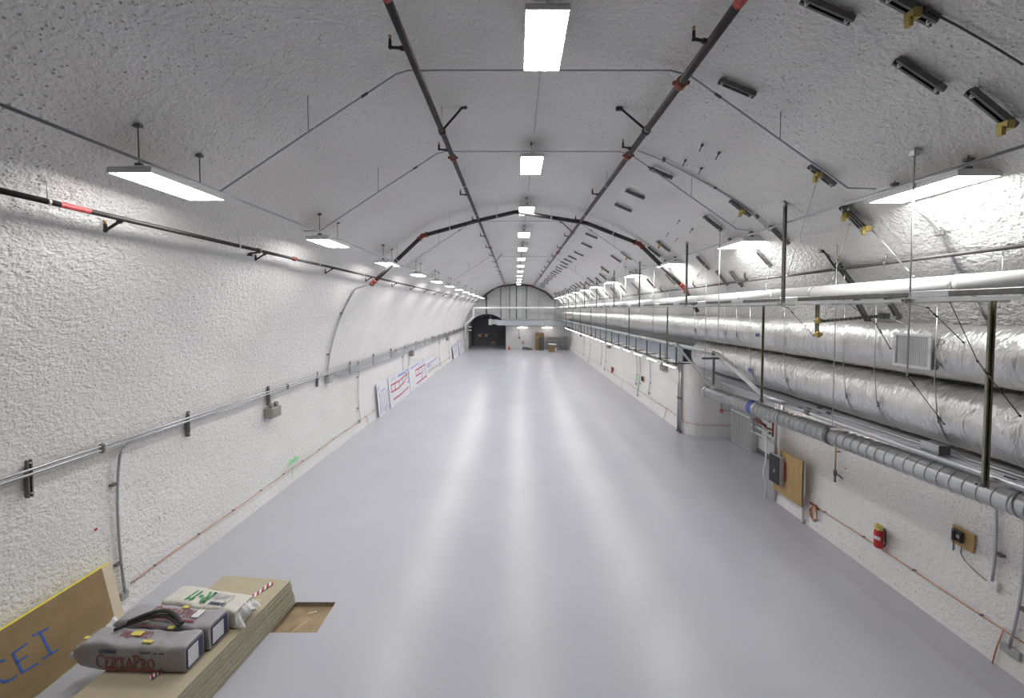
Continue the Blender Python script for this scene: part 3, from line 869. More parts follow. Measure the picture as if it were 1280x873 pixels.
# rail along the inner rods
RX, RZ = 5.6, 6.31
m = MB(); m.channel((RX, 1, RZ), (RX, 54, RZ), .045, .045, (0, 0, -1)); o = m.build('rail_channel', M['galv'])
tag(o, 'long bright strut rail under the white jacketed pipe on the right', 'rail')

# upper trapeze hangers (posts and rods alternate)
def upper_trapeze(y, post, label):
    t = thing('trapeze_hanger', label, 'hanger', (RX, y, RZ), 'hangers carrying the white jacketed pipe')
    m = MB()
    if post: m.channel((RX, y, RZ + .0), (RX, y, vz(RX) + .03), .055, .05, (0, -1, 0), .006)
    else: m.tube([(RX, y, RZ - 1.1), (RX, y, vz(RX) + .03)], .010, 8)
    m.build('post' if post else 'threaded_rod', M['strut'] if post else M['galv'], t)
    m = MB(); m.box((RX, y, vz(RX) - .04), (.09, .09, .09), None, .015); m.build('anchor', M['galv'], t)
    m = MB(); m.channel((RX - .1, y, RZ - .0), (7.0, y, RZ), .045, .045, (0, 0, -1)); m.build('cross_channel', M['galv'], t)
    m = MB(); m.tube([(6.9, y, RZ - .05), (6.9, y, vz(6.9) + .03)], .008, 6); m.build('threaded_rod', M['galv'], t)
    m = MB(); m.tube([(WX, y - .02, WZ), (WX, y + .02, WZ)], WR + .012, 20); m.build('pipe_strap', M['galv'], t)
    return t
ys_ = [(5.07, 0), (7.5, 1), (9.85, 0), (11.75, 1), (14.5, 0), (16.2, 1), (18.3, 0), (20.4, 1), (22.6, 0), (24.8, 1), (27, 0), (29.2, 1), (31.4, 0), (33.6, 1), (38, 1), (42.4, 1), (46.8, 1), (51.2, 1)]
for k, (y, p) in enumerate(ys_):
    upper_trapeze(y, p, f'{"steel post" if p else "thin rod"} hanger on the rail beside the white pipe, {ORD[k + 1]} from the camera')
# lower trapezes: olive uprights from the rail level down to the pipe tray
TZ = 3.72; UX = 6.6
def lower_trapeze(y, label, ztop=6.28, zb=TZ):
    t = thing('trapeze_hanger', label, 'hanger', (UX, y, zb), 'olive uprights holding the pipe tray')
    m = MB(); m.channel((UX, y, zb - .06), (UX, y, ztop), .055, .055, (-.6, -1, 0), .006); m.build('upright', M['gstrut'], t)
    m = MB(); m.channel((UX - .1, y, zb), (wallR(zb) + .02, y, zb), .045, .05, (0, 0, -1)); m.build('cross_channel', M['galv'], t)
    m = MB(); m.box((UX, y, zb), (.08, .08, .10), None, .01); m.build('bracket', M['strut'], t)
    if zb == TZ and y < 13:
        m = MB(); m.tube([(SX, y, sz(y) + SR), (SX, y, zb)], .012, 6); m.tube([(SX, y - .02, sz(y)), (SX, y + .02, sz(y))], SR + .012, 28); m.build('duct_strap', M['galv'], t)
    return t
for k, y in enumerate((2.6, 4.95, 7.3, 9.5, 12.3)):
    if k in (1, 3): lower_trapeze(y, ['', 'tall olive strut upright nearest the camera, in front of the silver ducts', '', 'tall olive strut upright second from the camera, beside the sloping conduits'][k])
    else:
        m = MB()
        t = thing('trapeze_hanger', f'thin rod hanger of the right pipe tray, {ORD[(k // 2) + 1]} from the camera', 'hanger', (UX, y, TZ), 'thin rod hangers of the pipe tray')
        m.tube([(UX - .05, y, TZ - .1), (UX - .05, y, vz(UX - .05) + .03)], .008, 6); m.build('threaded_rod', M['galv'], t)
        m = MB(); m.channel((UX - .1, y, TZ), (wallR(TZ) + .02, y, TZ), .045, .05, (0, 0, -1)); m.build('cross_channel', M['galv'], t)
# conduits on the tray
specs = [(6.78, .045, 'conduit'), (6.93, .03, 'conduit'), (7.05, .022, 'conduit'), (7.15, .022, 'conduit'), (7.28, .03, 'galv'), (7.42, .035, 'galv'), (7.6, .04, 'greyiron')]
for k, (x, r, mt) in enumerate(specs):
    z = TZ + r + .003; m = MB(); m.tube([(x, 1, z), (x, 12.7 + .15 * k, z)], r, 10)
    t = thing('conduit', f'conduit lying on the right pipe tray, {ORD[k + 1]} from the tunnel side', 'conduit', (x, 1, z), 'conduits on the right pipe tray')
    m.build('tube', M[mt], t)
    for y in (4.4 + .3 * (k % 3), 8.2 + .4 * (k % 2)):
        c = MB(); c.tube([(x, y - .06, z), (x, y + .06, z)], r * 1.25, 10); c.build('coupling', M['strut'], t)
m = MB(); m.box((6.98, 5.85, TZ + .145), (.2, .26, .16), None, .012)
t = thing('junction_box', 'small grey junction box on the right pipe tray left of the near olive upright', 'box', (6.98, 5.85, TZ))
m.build('box_body', M['grey'], t)
m = MB(); m.box((6.875, 5.85, TZ + .145), (.012, .27, .17), None, .004); m.build('cover', M['galv'], t)
# sloping conduits between the two levels
A0, A1 = at(893, 441, X=6.72), at(950, 494, X=6.68)
for k in range(5):
    dx = .034 * k
    m = MB(); m.tube([A0 + Vector((dx, .9, .02)), A0 + Vector((dx, 0, 0)), A1 + Vector((dx, 0, 0)), A1 + Vector((dx, -.8, -.0))], .0165, 8)
    o = m.build('conduit', M['galv']); tag(o, f'bright conduit sloping down to the right pipe tray, {ORD[k + 1]} from the tunnel side', 'conduit', 'sloping conduits on the right')
m = MB(); q0, q1 = at(846, 431, X=6.58), at(891, 484, X=6.8); m.channel(q0, q1, .07, .06, (-1, 0, 0), .006); m.box(q0, (.1, .12, .12), None, .01); m.box(q1, (.1, .12, .12), None, .01)
o = m.build('diagonal_strut', M['galv']); tag(o, 'diagonal steel strut brace at the end of the far duct rack', 'brace')
m = MB(); m.channel((6.3, 12.0, 4.55), (6.9, 12.0, 4.55), .06, .06, (0, 0, -1)); m.channel((6.72, 12.0, 3.62), (6.72, 12.0, 4.56), .055, .05, (-1, 0, 0))
o = m.build('support_frame', M['strut']); tag(o, 'short steel frame holding the top of the sloping conduits', 'frame')

# far rack: rectangular duct with round pipe on top, strips of light below
t = thing('rectangular_duct', 'long grey blue rectangular duct along the far right wall, under the upper foil duct', 'duct', (7.65, 15, 4.2))
m = MB(); m.box((7.65, 34.7, 4.22), (.96, 38.8, .62), None, .02); m.build('duct_body', M['bluegrey'], t)
m = MB(); m.box((7.65, 15.28, 4.22), (.9, .05, .55)); m.build('open_end', M['darkgrey'], t)
y = 17.2
while y < 53.5:
    m = MB(); m.box((7.65, y, 4.22), (.99, .05, .65), None, .005); m.build('flange', M['galv'], t); y += 2.4
t = thing('service_pipe', 'thin round white grey pipe running above the rectangular duct on the right', 'pipe', (6.74, 13, 4.7))
m = MB(); m.tube([(6.74, 12.1, 4.69), (6.74, 53.8, 4.72), (-2, 53.8, 4.72)], .08, 14); m.build('pipe', M['galv'], t)
for y in range(15, 52, 4):
    m = MB(); m.tube([(6.74, y - .05, 4.7), (6.74, y + .05, 4.7)], .095, 14); m.build('coupling', M['galv'], t)
y = 15.5; k = 0
while y < 52:
    t = thing('trapeze_hanger', f'steel upright carrying the far rectangular duct, {ORD[k + 1]} from the camera', 'hanger', (7.0, y, 3.8), 'uprights of the far duct rack')
    tall = k % 3 == 0
    m = MB(); m.channel((7.03, y, 3.72), (7.03, y, 4.61), .05, .05, (-1, 0, 0)); m.build('upright', M['strut'], t)
    if tall:
        m = MB(); m.channel((6.6, y, 3.82), (6.6, y, 6.28), .055, .055, (-.6, -1, 0)); m.box((6.8, y, 3.84), (.45, .05, .05)); m.build('tall_post', M['gstrut'], t)
    m = MB(); m.channel((6.9, y, 3.84), (wallR(3.84) + .02, y, 3.84), .05, .045, (0, 0, -1)); m.build('cross_channel', M['strut'], t)
    m = MB(); m.channel((6.55, y, 4.605), (7.3, y, 4.605), .045, .04, (0, 0, -1)); m.build('top_channel', M['galv'], t)
    if not tall:
        m = MB(); m.tube([(6.62, y + .0, 4.6), (6.62, y + .0, vz(6.62) + .02)], .008, 6); m.build('threaded_rod', M['galv'], t)
    y += 1.75; k += 1
m = MB(); m.channel((7.0, 15.3, 3.78), (7.0, 53, 3.78), .05, .05, (-1, 0, 0)); o = m.build('rail_channel', M['strut']); tag(o, 'dark steel rail along the bottom of the far duct rack', 'rail')
y = 16.95; k = 0
while y < 53:
    x, z = 7.32, 3.50
    t = thing('strip_light', f'lit strip light under the far rectangular duct, {ORD[k + 1]} from the camera', 'light', (x, y, z), 'strip lights under the far duct')
    m = MB(); m.box((x, y, z + .06), (.12, 1.24, .07), None, .01); m.build('housing', M['lampwhite'], t)
    m = MB(); m.tube([(x, y - .58, z), (x, y + .58, z)], .034, 10); m.build('tube', M['tube'], t)
    for s in (-.45, .45):
        m = MB(); m.tube([(x, y + s, z + .09), (x, y + s, 3.93)], .008, 6); m.build('hanger', M['strut'], t)
    y += 2.2; k += 1

for k, y in enumerate((3.4, 5.9, 8.4, 10.6)):
    x, z = 8.05, 3.58
    t = thing('strip_light', f'lit strip light tucked under the near right pipe tray, {ORD[k + 1]} from the camera', 'light', (x, y, z), 'strip lights under the pipe tray')
    m = MB(); m.box((x, y, z + .05), (.12, 1.24, .06), None, .01); m.build('housing', M['lampwhite'], t)
    m = MB(); m.tube([(x, y - .58, z), (x, y + .58, z)], .03, 8); m.build('tube', M['tube'], t)
    m = MB(); m.box((x, y + .5, z + .1), (.06, .06, .1)); m.box((x, y - .5, z + .1), (.06, .06, .1)); m.channel((x - .1, y + .5, TZ), (wallR(TZ) + .02, y + .5, TZ), .04, .04, (0, 0, -1)); m.channel((x - .1, y - .5, TZ), (wallR(TZ) + .02, y - .5, TZ), .04, .04, (0, 0, -1)); m.build('hanger', M['strut'], t)
# bracing wires between the vault struts and the rack
cab = [((1021, 227), (984, 345), 'from the clamped strut left of the nearest right light'), ((1062, 281), (1040, 356), 'from the clamp under the nearest right light'),
       ((1087, 284), (1142, 346), 'pale, from the doubled strut to the white pipe'), ((928, 262), (872, 345), 'from the middle row strut to the side pipe'),
       ((780, 330), (770, 380), 'thin, far along the white pipe')]
for (a, b, w_) in cab:
    p, q = surf(*a, .06), at(*b, X=6.7 if b[0] > 900 else 6.25)
    m = MB(); m.tube([p, q], .008 if b[0] < 1100 else .014, 6); m.sphere(p, .03, 8, 6)
    m.tube([q + (p - q).normalized() * .05, q + (p - q).normalized() * .2], .016, 6); m.sphere(q, .03, 6, 5)
    o = m.build('sway_cable', M['galv']); tag(o, f'bracing cable {w_}', 'cable', 'bracing cables on the right')
cab2 = [((1160, 385), (1204, 428), 6.5, 'black cable crossing right of the upper duct grille'), ((1222, 452), (1275, 520), 6.45, 'black cable in front of the silver ducts at right edge'),
        ((1134, 470), (1180, 530), 6.8, 'thin cable lying across the lower silver duct'), ((985, 385), (1017, 420), 6.3, 'dark cable from the white pipe to the yellow clamped post'),
        ((1095, 405), (1113, 436), 6.55, 'short dark cable left of the upper duct grille')]
for a, b, X, lab in cab2:
    p, q = at(*a, X=X), at(*b, X=X)
    d = (q - p).normalized()
    m = MB(); m.tube([p - d * .02, q + d * .02], .006, 6); m.tube([p + d * .12, p + d * .2], .012, 6); m.sphere(q, .015, 6, 5); m.sphere(p, .015, 6, 5)
    # the wire is hooked to the rail above
    m.tube([p, (5.95, p.y - .05, 6.3)] if X < 6.8 else [p, (7.2, p.y, 4.99)], .005, 5)
    o = m.build('sway_cable', M['iron']); tag(o, lab, 'cable', 'bracing cables on the right')
# yellow clamped post with threaded bar
p = at(1023, 400, X=6.35)
t = thing('hanger_post', 'short olive strut post with yellow clamps hanging below the rail before the upper duct', 'hanger', (6.35, p.y, 5.6))
zt = RZ + .02; zb = at(1023, 420, X=6.35).z
m = MB(); m.channel((6.35, p.y, zb), (6.35, p.y, zt), .055, .05, (-1, 0, 0)); m.build('post', M['gstrut'], t)
for zz in (zb + .03, zb + .32):
    m = MB(); m.box((6.35, p.y, zz), (.12, .12, .07), None, .012); m.box((6.30, p.y - .06, zz), (.06, .08, .12), None, .01); m.build('clamp', M['zinc'], t)
m = MB(); q = at(1105, 395, X=6.5); m.tube([(6.35, p.y, zb + .3), q], .022, 8); m.box(q, (.12, .12, .1), None, .015)
for i in range(14): c = Vector((6.35, p.y, zb + .3)).lerp(q, (i + .5) / 14); m.tube([c - Vector((0, .012, 0)), c + Vector((0, .012, 0))], .032, 8)
m.build('threaded_bar', M['strut'], t)
m = MB(); m.tube([q, (7.0, q.y, UD[1] + .4)], .012, 6); m.build('tie_rod', M['galv'], t)
# thin hanger rods in front of the ducts
for k, px in enumerate((1055, 1094, 1170, 980, 937, 920, 905, 882, 868)):
    X = UD[0] - UD[2] - .03
    y = at(px, 430, X=X).y
    t = thing('duct_hanger', f'thin rod hanger in front of the foil ducts, {ORD[k + 1]} in its group', 'hanger', (X, y, 4.0), 'thin rod hangers in front of the ducts')
    t['label'] = f'thin steel rod strap hanger of the silver ducts at photo position {["third", "fourth", "fifth", "second", "first", "far", "far", "far", "far"][k]} of its line'
    x2 = LD[0] - LD[2] - .03
    m = MB(); m.tube([(X, y, 6.3), (X, y, 5.0), (x2 if k < 5 else X, y, 4.4)], .007, 6); m.build('rod', M['galv'], t)
    m = MB(); cx, cz, r = LD if (k < 5 and y < 14.9) else UD
    P = [(cx + (r + .02) * math.cos(math.pi + math.pi * i / 16), y, cz + (r + .02) * math.sin(math.pi + math.pi * i / 16)) for i in range(17)]
    for a, b in zip(P, P[1:]): m.bar(a, b, .03, .003)
    m.build('strap', M['galv'], t)
    m = MB(); m.channel((5.6, y, 6.3), (7.0, y, 6.3), .04, .04, (0, 0, -1)); m.build('cross_channel', M['galv'], t)
hang = sorted([o for o in bpy.data.objects if o.get('category') == 'hanger' and o.name.startswith('duct_hanger')], key=lambda o: o.location.y)
for k, o in enumerate(hang): o['label'] = f'thin rod and strap hanger around the foil ducts, {ORD[k + 1]} from the camera'
# grey conduit that hugs the vault on the right behind the racks
P = [surf(px, py, .06) for px, py in ((1137, 255), (1158, 272), (1175, 292), (1188, 316), (1199, 338), (1212, 362), (1222, 380), (1234, 400))]
t = thing('conduit', 'grey conduit curving down the right vault behind the white jacketed pipe', 'conduit', tuple(P[0]))
m = MB(); m.tube(P, .02, 8); m.build('tube', M['conduit'], t)
c = MB(); c.box(P[2], (.07, .12, .07), None, .01); c.build('conduit_clamp', M['strut'], t)

# ------------------------------------------------------------------ right wall, near
def xr(z): return wallR(z)
# plywood backboard with electrical panel, on two steel posts
px_ = 8.23
yA, yB = 11.26, 10.12
t = thing('plywood_backboard', 'upright plywood board on two steel posts against the near right wall', 'board', (px_, 10.75, 0))
m = MB(); m.box((px_ + .03, (yA + yB) / 2, 1.12), (.02, yA - yB, 1.36), None, .003); m.build('plywood_sheet', M['ply'], t)
for y in (yA + .02, yB - .0):
    m = MB(); m.channel((px_ + .055, y, 0), (px_ + .055, y, 1.78), .05, .05, (1, 0, 0)); m.box((px_ + .05, y, .01), (.09, .12, .02)); m.build('post', M['galv'], t)
m = MB(); m.box((px_ + .012, 10.76, 1.2), (.02, .10, .62), None, .003); m.build('painted_strip', M['redoxide'], t, 'dark red painted strip')
t = thing('breaker_box', 'electrical panel with black front and grey side mounted on the plywood board', 'electrical panel', (px_ - .1, 11.1, 1.1))
m = MB(); m.box((px_ - .055, 11.02, 1.17), (.13, .46, .90), None, .01); m.build('cabinet', M['grey'], t)
m = MB(); m.box((px_ - .127, 11.02, 1.17), (.014, .44, .87), None, .005); o = m.build('door', M['black'], t, 'black panel door')
m = MB(); m.box((px_ - .142, 11.0, 1.12), (.02, .05, .09), None, .005); m.build('latch', M['galv'], o)
m = MB(); m.box((px_ - .136, 11.02, 1.19), (.004, .40, .012)); m.build('seam', M['darkgrey'], o)
for y, r in ((10.92, .03), (11.1, .03)):
    m = MB(); m.tube([(px_ - .055, y, 1.6), (px_ - .055, y, 2.6), (px_ + .1, y + .1, 3.7)], r, 8); m.build('feed_conduit', M['lampwhite'] if y < 11 else M['galv'], t)
t = thing('conduit', 'white flexible conduit hanging down beside the plywood board to the floor', 'conduit', (px_ - .05, 11.5, 0))
m = MB(); m.tube([(px_ - .05, 11.52, 2.2), (px_ - .05, 11.5, 1.2), (px_ - .09, 11.55, .8), (px_ - .03, 11.48, .45), (px_ - .02, 11.5, 0.0)], .025, 8); m.build('tube', M['lampwhite'], t)
# pipe manifold beside the board
t = thing('pipe_manifold', 'stack of capped steel and copper pipe stubs at the alcove corner by the plywood board', 'pipe manifold', (8.2, 12.2, 2.2))
XM = 8.42
m = MB()
for k, z in enumerate((2.70, 2.52, 2.12, 1.90)):
    m.tube([(XM - .1, 12.35, z), (XM - .1, 11.55 - (.25 if k == 3 else 0), z)], .055, 12); m.tube([(XM - .1, 12.4, z), (XM - .1, 12.3, z)], .07, 12)
m.build('steel_header', M['galv'], t)
m = MB()
m.tube([(XM - .1, 12.3, 2.34), (XM - .1, 11.75, 2.30)], .045, 12); m.tube([(XM - .1, 12.2, 2.4), (XM - .1, 11.7, 2.24), (XM, 11.55, 2.22)], .03, 10); m.box((XM - .02, 11.5, 2.35), (.08, .08, .7), None, .02)
m.build('copper_header', M['redoxide'], t, 'reddish copper header')
m = MB(); m.channel((XM + .03, 11.42, 0), (XM + .03, 11.42, 3.7), .05, .05, (-1, 0, 0)); m.channel((XM + .0, 12.1, 1.75), (XM + .0, 12.1, 3.7), .05, .05, (-1, 0, 0))
m.build('support_strut', M['galv'], t)
m = MB(); m.tube([(XM - .06, 11.36, 3.4), (XM - .06, 11.36, 2.1), (XM - .1, 11.4, 1.9), (XM - .1, 11.5, 1.9)], .035, 10); m.build('riser_pipe', M['lampwhite'], t)
# louvred cabinet in the alcove
t = thing('louvred_cabinet', 'pale grey cabinet with vertical ribs standing in the side alcove', 'cabinet', (10.29, 15.9, 0))
m = MB(); m.box((10.29, 15.9, 1.02), (.26, 1.4, 2.04), None, .015); m.build('body', M['louver'], t)
for (ya, yb) in ((15.22, 15.88), (15.93, 16.58)):
    m = MB(); m.box((10.155, (ya + yb) / 2, 1.02), (.02, yb - ya, 1.94), None, .004)
    for i in range(6): m.box((10.13, ya + .06 + (yb - ya - .12) * i / 5, 1.02), (.05, .05, 1.8), None, .008)
    o = m.build('door', M['louver'], t)
    h = MB(); h.box((10.10, yb - .04 if ya < 15.5 else ya + .04, 1.05), (.03, .02, .14), None, .004); h.build('handle', M['galv'], o)
m = MB(); m.box((10.09, 15.9, 1.5), (.03, 1.38, .07), None, .005); m.build('cross_rail', M['lampwhite'], t)
# fire alarm box and conduit on the jamb
p = at(902, 514, Y=16.98)
t = thing('alarm_box', 'small red alarm box on the rounded white jamb', 'alarm box', tuple(p))
m = MB(); m.box(p, (.13, .1, .15), None, .015); m.build('housing', M['red'], t)
m = MB(); m.box(p - Vector((0, .055, 0)), (.07, .015, .04), None, .004); m.build('pull_bar', M['lampwhite'], t)
m = MB(); m.tube([p + Vector((.05, .02, 0)), (10.4, 17.0, p.z)], .012, 6); m.tube([p + Vector((0, .02, .07)), (p.x, 17.05, 3.88)], .012, 6); m.build('feed_conduit', M['conduit'], t)
# two tall conduits at the jamb edge
for k, px in enumerate((849, 853.5)):
    y = 17.75 - .2 * k + .15; x = 8.22 + .02 * k
    m = MB(); m.tube([(x, y, 0), (x, y, 3.84)], .05, 12)
    t = thing('standpipe', f'{["left", "right"][k]} of two tall grey pipes standing at the rounded jamb', 'pipe', (x, y, 0), 'pair of pipes at the jamb')
    m.build('pipe', M['conduit'], t)
    for z in (.02, 1.7, 3.75):
        c = MB(); c.tube([(x, y, z), (x, y, z + .09)], .07, 12); c.build('coupling', M['strut'], t)
# orange rod line on the jamb
P = [(8.33, 17.8, 3.6), (8.33, 17.76, 1.8), (8.33, 17.72, .62), (8.40, 17.5, .6), (8.6, 17.2, .6), (9.0, 17.0, .6), (10.4, 16.95, .6)]
m = MB(); m.tube(P, .012, 6); o = m.build('ground_wire', M['copper']); tag(o, 'copper ground wire turning around the rounded jamb', 'wire')
# near ground line with coil
ground_line(1, 2.5, 10.1, .62, 'copper ground wire running low along the near right wall', (6.0,))
t = thing('wire_coil', 'loop of spare copper wire hanging low beside the plywood board', 'wire', (8.3, 9.9, .5))
m = MB()
for k in range(4):
    P = [(xr(.4) - .05 - .012 * k, 9.85 + (.09 + .01 * k) * math.cos(2 * math.pi * i / 20), .42 + (.22 - .02 * k) * math.sin(2 * math.pi * i / 20)) for i in range(21)]
    m.tube(P, .011, 6)
m.build('copper_loop', M['copper'], t)
m = MB(); m.tube([(xr(.6) - .06, 9.75, .6), (xr(.6) - .09, 10.0, .66)], .03, 8); m.box((xr(.6) - .05, 9.9, .62), (.09, .05, .05)); m.build('hook', M['redoxide'], t)
# fire extinguisher
def extinguisher(p, label, side_x):
    x, y, z = p
    t = thing('fire_extinguisher', label, 'fire extinguisher', p, 'fire extinguishers')
    m = MB(); m.tube([(x, y, z), (x, y, z + .02), (x, y, z + .38), (x, y, z + .43), (x, y, z + .46)], [.07, .085, .085, .06, .03], 18); m.build('cylinder', M['red'], t)
    m = MB(); m.tube([(x, y, z + .46), (x, y, z + .52)], .025, 10); m.build('valve', M['brass'], t)
    m = MB(); m.bar((x - .02, y - .02, z + .53), (x - .12, y - .08, z + .58), .025, .012); m.bar((x - .02, y - .02, z + .51), (x - .13, y - .08, z + .52), .025, .012); m.build('handle', M['black'], t)
    m = MB(); m.tube([(x, y - .02, z + .49), (x + .02, y - .13, z + .46), (x + .02, y - .14, z + .2), (x + .02, y - .11, z + .08)], .014, 8); m.build('hose', M['black'], t)
    m = MB(); m.grid(lambda u, v: Vector((x + .0865 * math.cos(math.pi * .9 + u * math.pi * .45), y + .0865 * math.sin(math.pi * .9 + u * math.pi * .45), z + .2 + .08 * v)), 10, 2); m.build('label', M['label'], t, 'white label')
    m = MB(); m.box((x - .05, y - .04, z + .50), (.11, .11, .13), None, .01); m.build('inspection_tag', M['yellow'], t, 'yellow inspection tag')
    m = MB(); m.box((side_x - .045, y, z + .3), (.05, .06, .3)); m.bar((x, y, z + .3), (side_x, y, z + .3), .05, .03); m.build('bracket', M['strut'], t)
    return t
yE = 8.08
extinguisher((xr(.75) - .13, yE, .66), 'red fire extinguisher with yellow tag on the near right wall', xr(.9))
extinguisher((xr(.75) - .13, 31.0, .7), 'distant red fire extinguisher on the right wall below the strip lights', xr(.9))
# phone on a plywood square
yP, zP = 6.70, 1.77
t = thing('plywood_backboard', 'small square plywood plate on the near right wall behind the black phone', 'board', (xr(zP), yP, zP))
m = MB(); m.box((xr(zP) - .06, yP, zP), (.03, .34, .36), Matrix.Rotation(.06, 3, 'X'), .003); m.build('plywood_sheet', M['ply'], t)
t = thing('wall_phone', 'black wall phone with coiled cord on the small plywood plate', 'phone', (xr(zP) - .12, yP, zP))
xp = xr(zP) - .075
m = MB(); m.box((xp - .035, yP + .05, zP + .02), (.07, .17, .22), None, .02); m.build('base', M['black'], t)
m = MB(); m.box((xp - .085, yP + .075, zP + .02), (.045, .055, .2), None, .018); m.build('handset', M['black'], t)
m = MB(); m.box((xp - .075, yP + .015, zP + .03), (.006, .05, .07)); m.build('keypad', M['grey'], t)
P = [(xp - .07 + .012 * math.cos(i * .9), yP + .07 + .012 * math.sin(i * .9), zP - .08 - i * .0035) for i in range(60)]
m = MB(); m.tube(P, .006, 5); m.build('coiled_cord', M['black'], t)
t = thing('phone_line', 'thin grey cable curving from the phone plate to the outlet on the right wall', 'cable', (xr(1), 6, 1))
P = [Vector((xr(1.6) - .05, 6.72, 1.6)), Vector((xr(1.5) - .05, 6.72, 1.46)), Vector((xr(1.4) - .05, 6.64, 1.36)), Vector((xr(1.3) - .05, 6.45, 1.27)), Vector((xr(1.25) - .05, 6.28, 1.22))]
m = MB(); m.tube(P, .008, 6); m.build('cable', M['greyiron'], t)
drop(0, 6.22, 3.6, 1.30, 1, 'grey conduit drop with pale outlet box right of the phone on the near right wall', .02, 'lampwhite')
drop(0, 5.86, 3.6, .42, 1, 'grey conduit drop at the right edge with a double outlet box near the floor', .02, 'grey', boxsz=(.07, .22, .14))
t = thing('valve_pipe', 'thin brass drop pipe with a lever valve on the near right wall', 'valve', (8.3, 9.05, 2))
yv = at(1044, 590, X=8.5).y; xv = 8.5
zt = at(1044, 588, X=8.5).z
m = MB(); m.tube([(xv, yv, 3.7), (xv, yv, zt - .1)], .016, 8); m.build('pipe', M['brass'], t)
m = MB(); m.tube([(xv, yv, zt), (xv, yv, zt - .14)], .038, 8); m.tube([(xv, yv, zt - .14), (xv, yv, zt - .32)], .024, 8); m.build('valve_body', M['strut'], t)
m = MB(); m.bar((xv, yv, zt - .06), (xv - .06, yv - .28, zt - .10), .03, .014); m.build('lever', M['black'], t)
m = MB(); m.bar((xv, yv, zt + .5), (xr(zt + .5) + .01, yv, zt + .5), .03, .03); m.build('wall_bracket', M['strut'], t)
t = thing('spray_mark', 'small red paint dot on the near right wall above the brass valve', 'paint mark', (8.3, 8.8, 2))
p = surf(1057, 586, .05); m = MB(); m.sphere(p, .03, 8, 6, (.3, 1, 1)); m.build('paint', M['redpaint'], t)

# ------------------------------------------------------------------ right wall, far
for k, y in enumerate((20.3, 32.4, 46.5)):
    wall_unit(y, 1, 2.85, f'boxy grey emergency light under the far right strip lights, {ORD[k + 1]} from the camera', 'emergency lights on the right wall')
for k, (y, zb, r) in enumerate(((18.6, 1.3, .02), (22.6, .9, .02), (24.4, .35, .025), (25.1, 1.0, .02), (33.8, .55, .02), (35.4, .9, .02), (41, .3, .02), (44.5, .6, .02))):
    drop(0, y, 3.75, zb, 1, f'conduit drop on the far right wall past the jamb, {ORD[k + 1]} from the camera', r, 'grey', group='conduit drops on the far right wall')
ground_line(1, 18.2, 50, .62, 'copper ground wire low along the far right wall', (19.8, 27.9))
t = thing('spray_mark', 'green spray painted tick low on the far right wall', 'paint mark', (8.3, 24, .9))
m = MB(); strokes(m, [[(0, 0), (.15, .3), (.25, .1), (.4, .35)], [(.2, -.1), (.2, -.6)]], (xr(.9) - .06, 24.6, 1.1), (0, 1, 0), (0, 0, 1), 1.2, .07, (-1, 0, 0)); m.build('paint', M['greenpaint'], t)
t = thing('wall_phone', 'black phone on a small plywood plate on the far right wall', 'phone', (8.3, 23.0, 1.6))
m = MB(); m.box((xr(1.5) - .05, 23.9, 1.5), (.03, .34, .36)); m.build('plywood_sheet', M['ply'], t)
m = MB(); m.box((xr(1.5) - .1, 23.95, 1.52), (.09, .2, .3), None, .02); m.build('base', M['black'], t)

# ------------------------------------------------------------------ far end
def epx(px, py, Y=55.9): return at(px, py, Y=Y)
t = thing('wall_sign', 'pale sign with red lettering strip on the back of the dark passage', 'sign', (-6, 62.9, 2.2))
a, b = epx(597.5, 417.5, 62.9), epx(609.5, 421, 62.9); c = (a + b) / 2
m = MB(); m.box(c, (b.x - a.x, .06, a.z - b.z), None, .01); m.build('panel', M['signlit'], t)
m = MB(); m.box(c + Vector((.1, -.04, 0)), ((b.x - a.x) * .35, .02, (a.z - b.z) * .7)); m.build('red_patch', M['redoxide'], t)
a, b = epx(613.5, 428, 62.5), epx(619.5, 430.5, 62.5)
t = thing('crate', 'small pale crate on the floor at the back of the dark passage', 'box', ((a.x + b.x) / 2, 62.5, 0))
m = MB(); zt = a.z; m.box(((a.x + b.x) / 2, 62.5, zt / 2), (b.x - a.x, .6, zt), None, .02); m.build('body', M['plydark'], t)
m = MB(); m.box(((a.x + b.x) / 2, 62.5, zt + .03), (b.x - a.x + .1, .7, .06), None, .01); m.build('lid', M['signlit'], t)
for k, px in enumerate((602.5, 613)):
    p = epx(px, 397, 57.5)
    t = thing('passage_lamp', f'small unlit hanging lamp under the dark passage arch, {["left", "right"][k]} one', 'light', tuple(p), 'lamps in the passage')
    zc = PSP + (PTOP - PSP) * math.sin(math.acos(max(-1, min(1, (p.x - PCX) / PHW))))
    m = MB(); m.tube([(p.x, 57.5, p.z), (p.x, 57.5, zc + .03)], .02, 6); m.build('cord', M['greyiron'], t)
    m = MB(); m.tube([(p.x, 57.5, p.z + .25), (p.x, 57.5, p.z + .1), (p.x, 57.5, p.z)], [.05, .13, .15], 10); m.build('shade', M['grey'], t)
# shelf units left of the passage
t = thing('wall_rack', 'small grey two tier rack on the left jamb of the dark passage', 'rack', (-7.6, 55.6, 4))
m = MB()
for z in (3.45, 2.95): m.box((-7.25, 55.7, z), (.6, .5, .06)); m.box((-7.25, 55.5, z + .12), (.55, .3, .16), None, .02)
m.box((-7.55, 55.9, 3.2), (.06, .2, .9)); m.build('shelves', M['louver'], t)
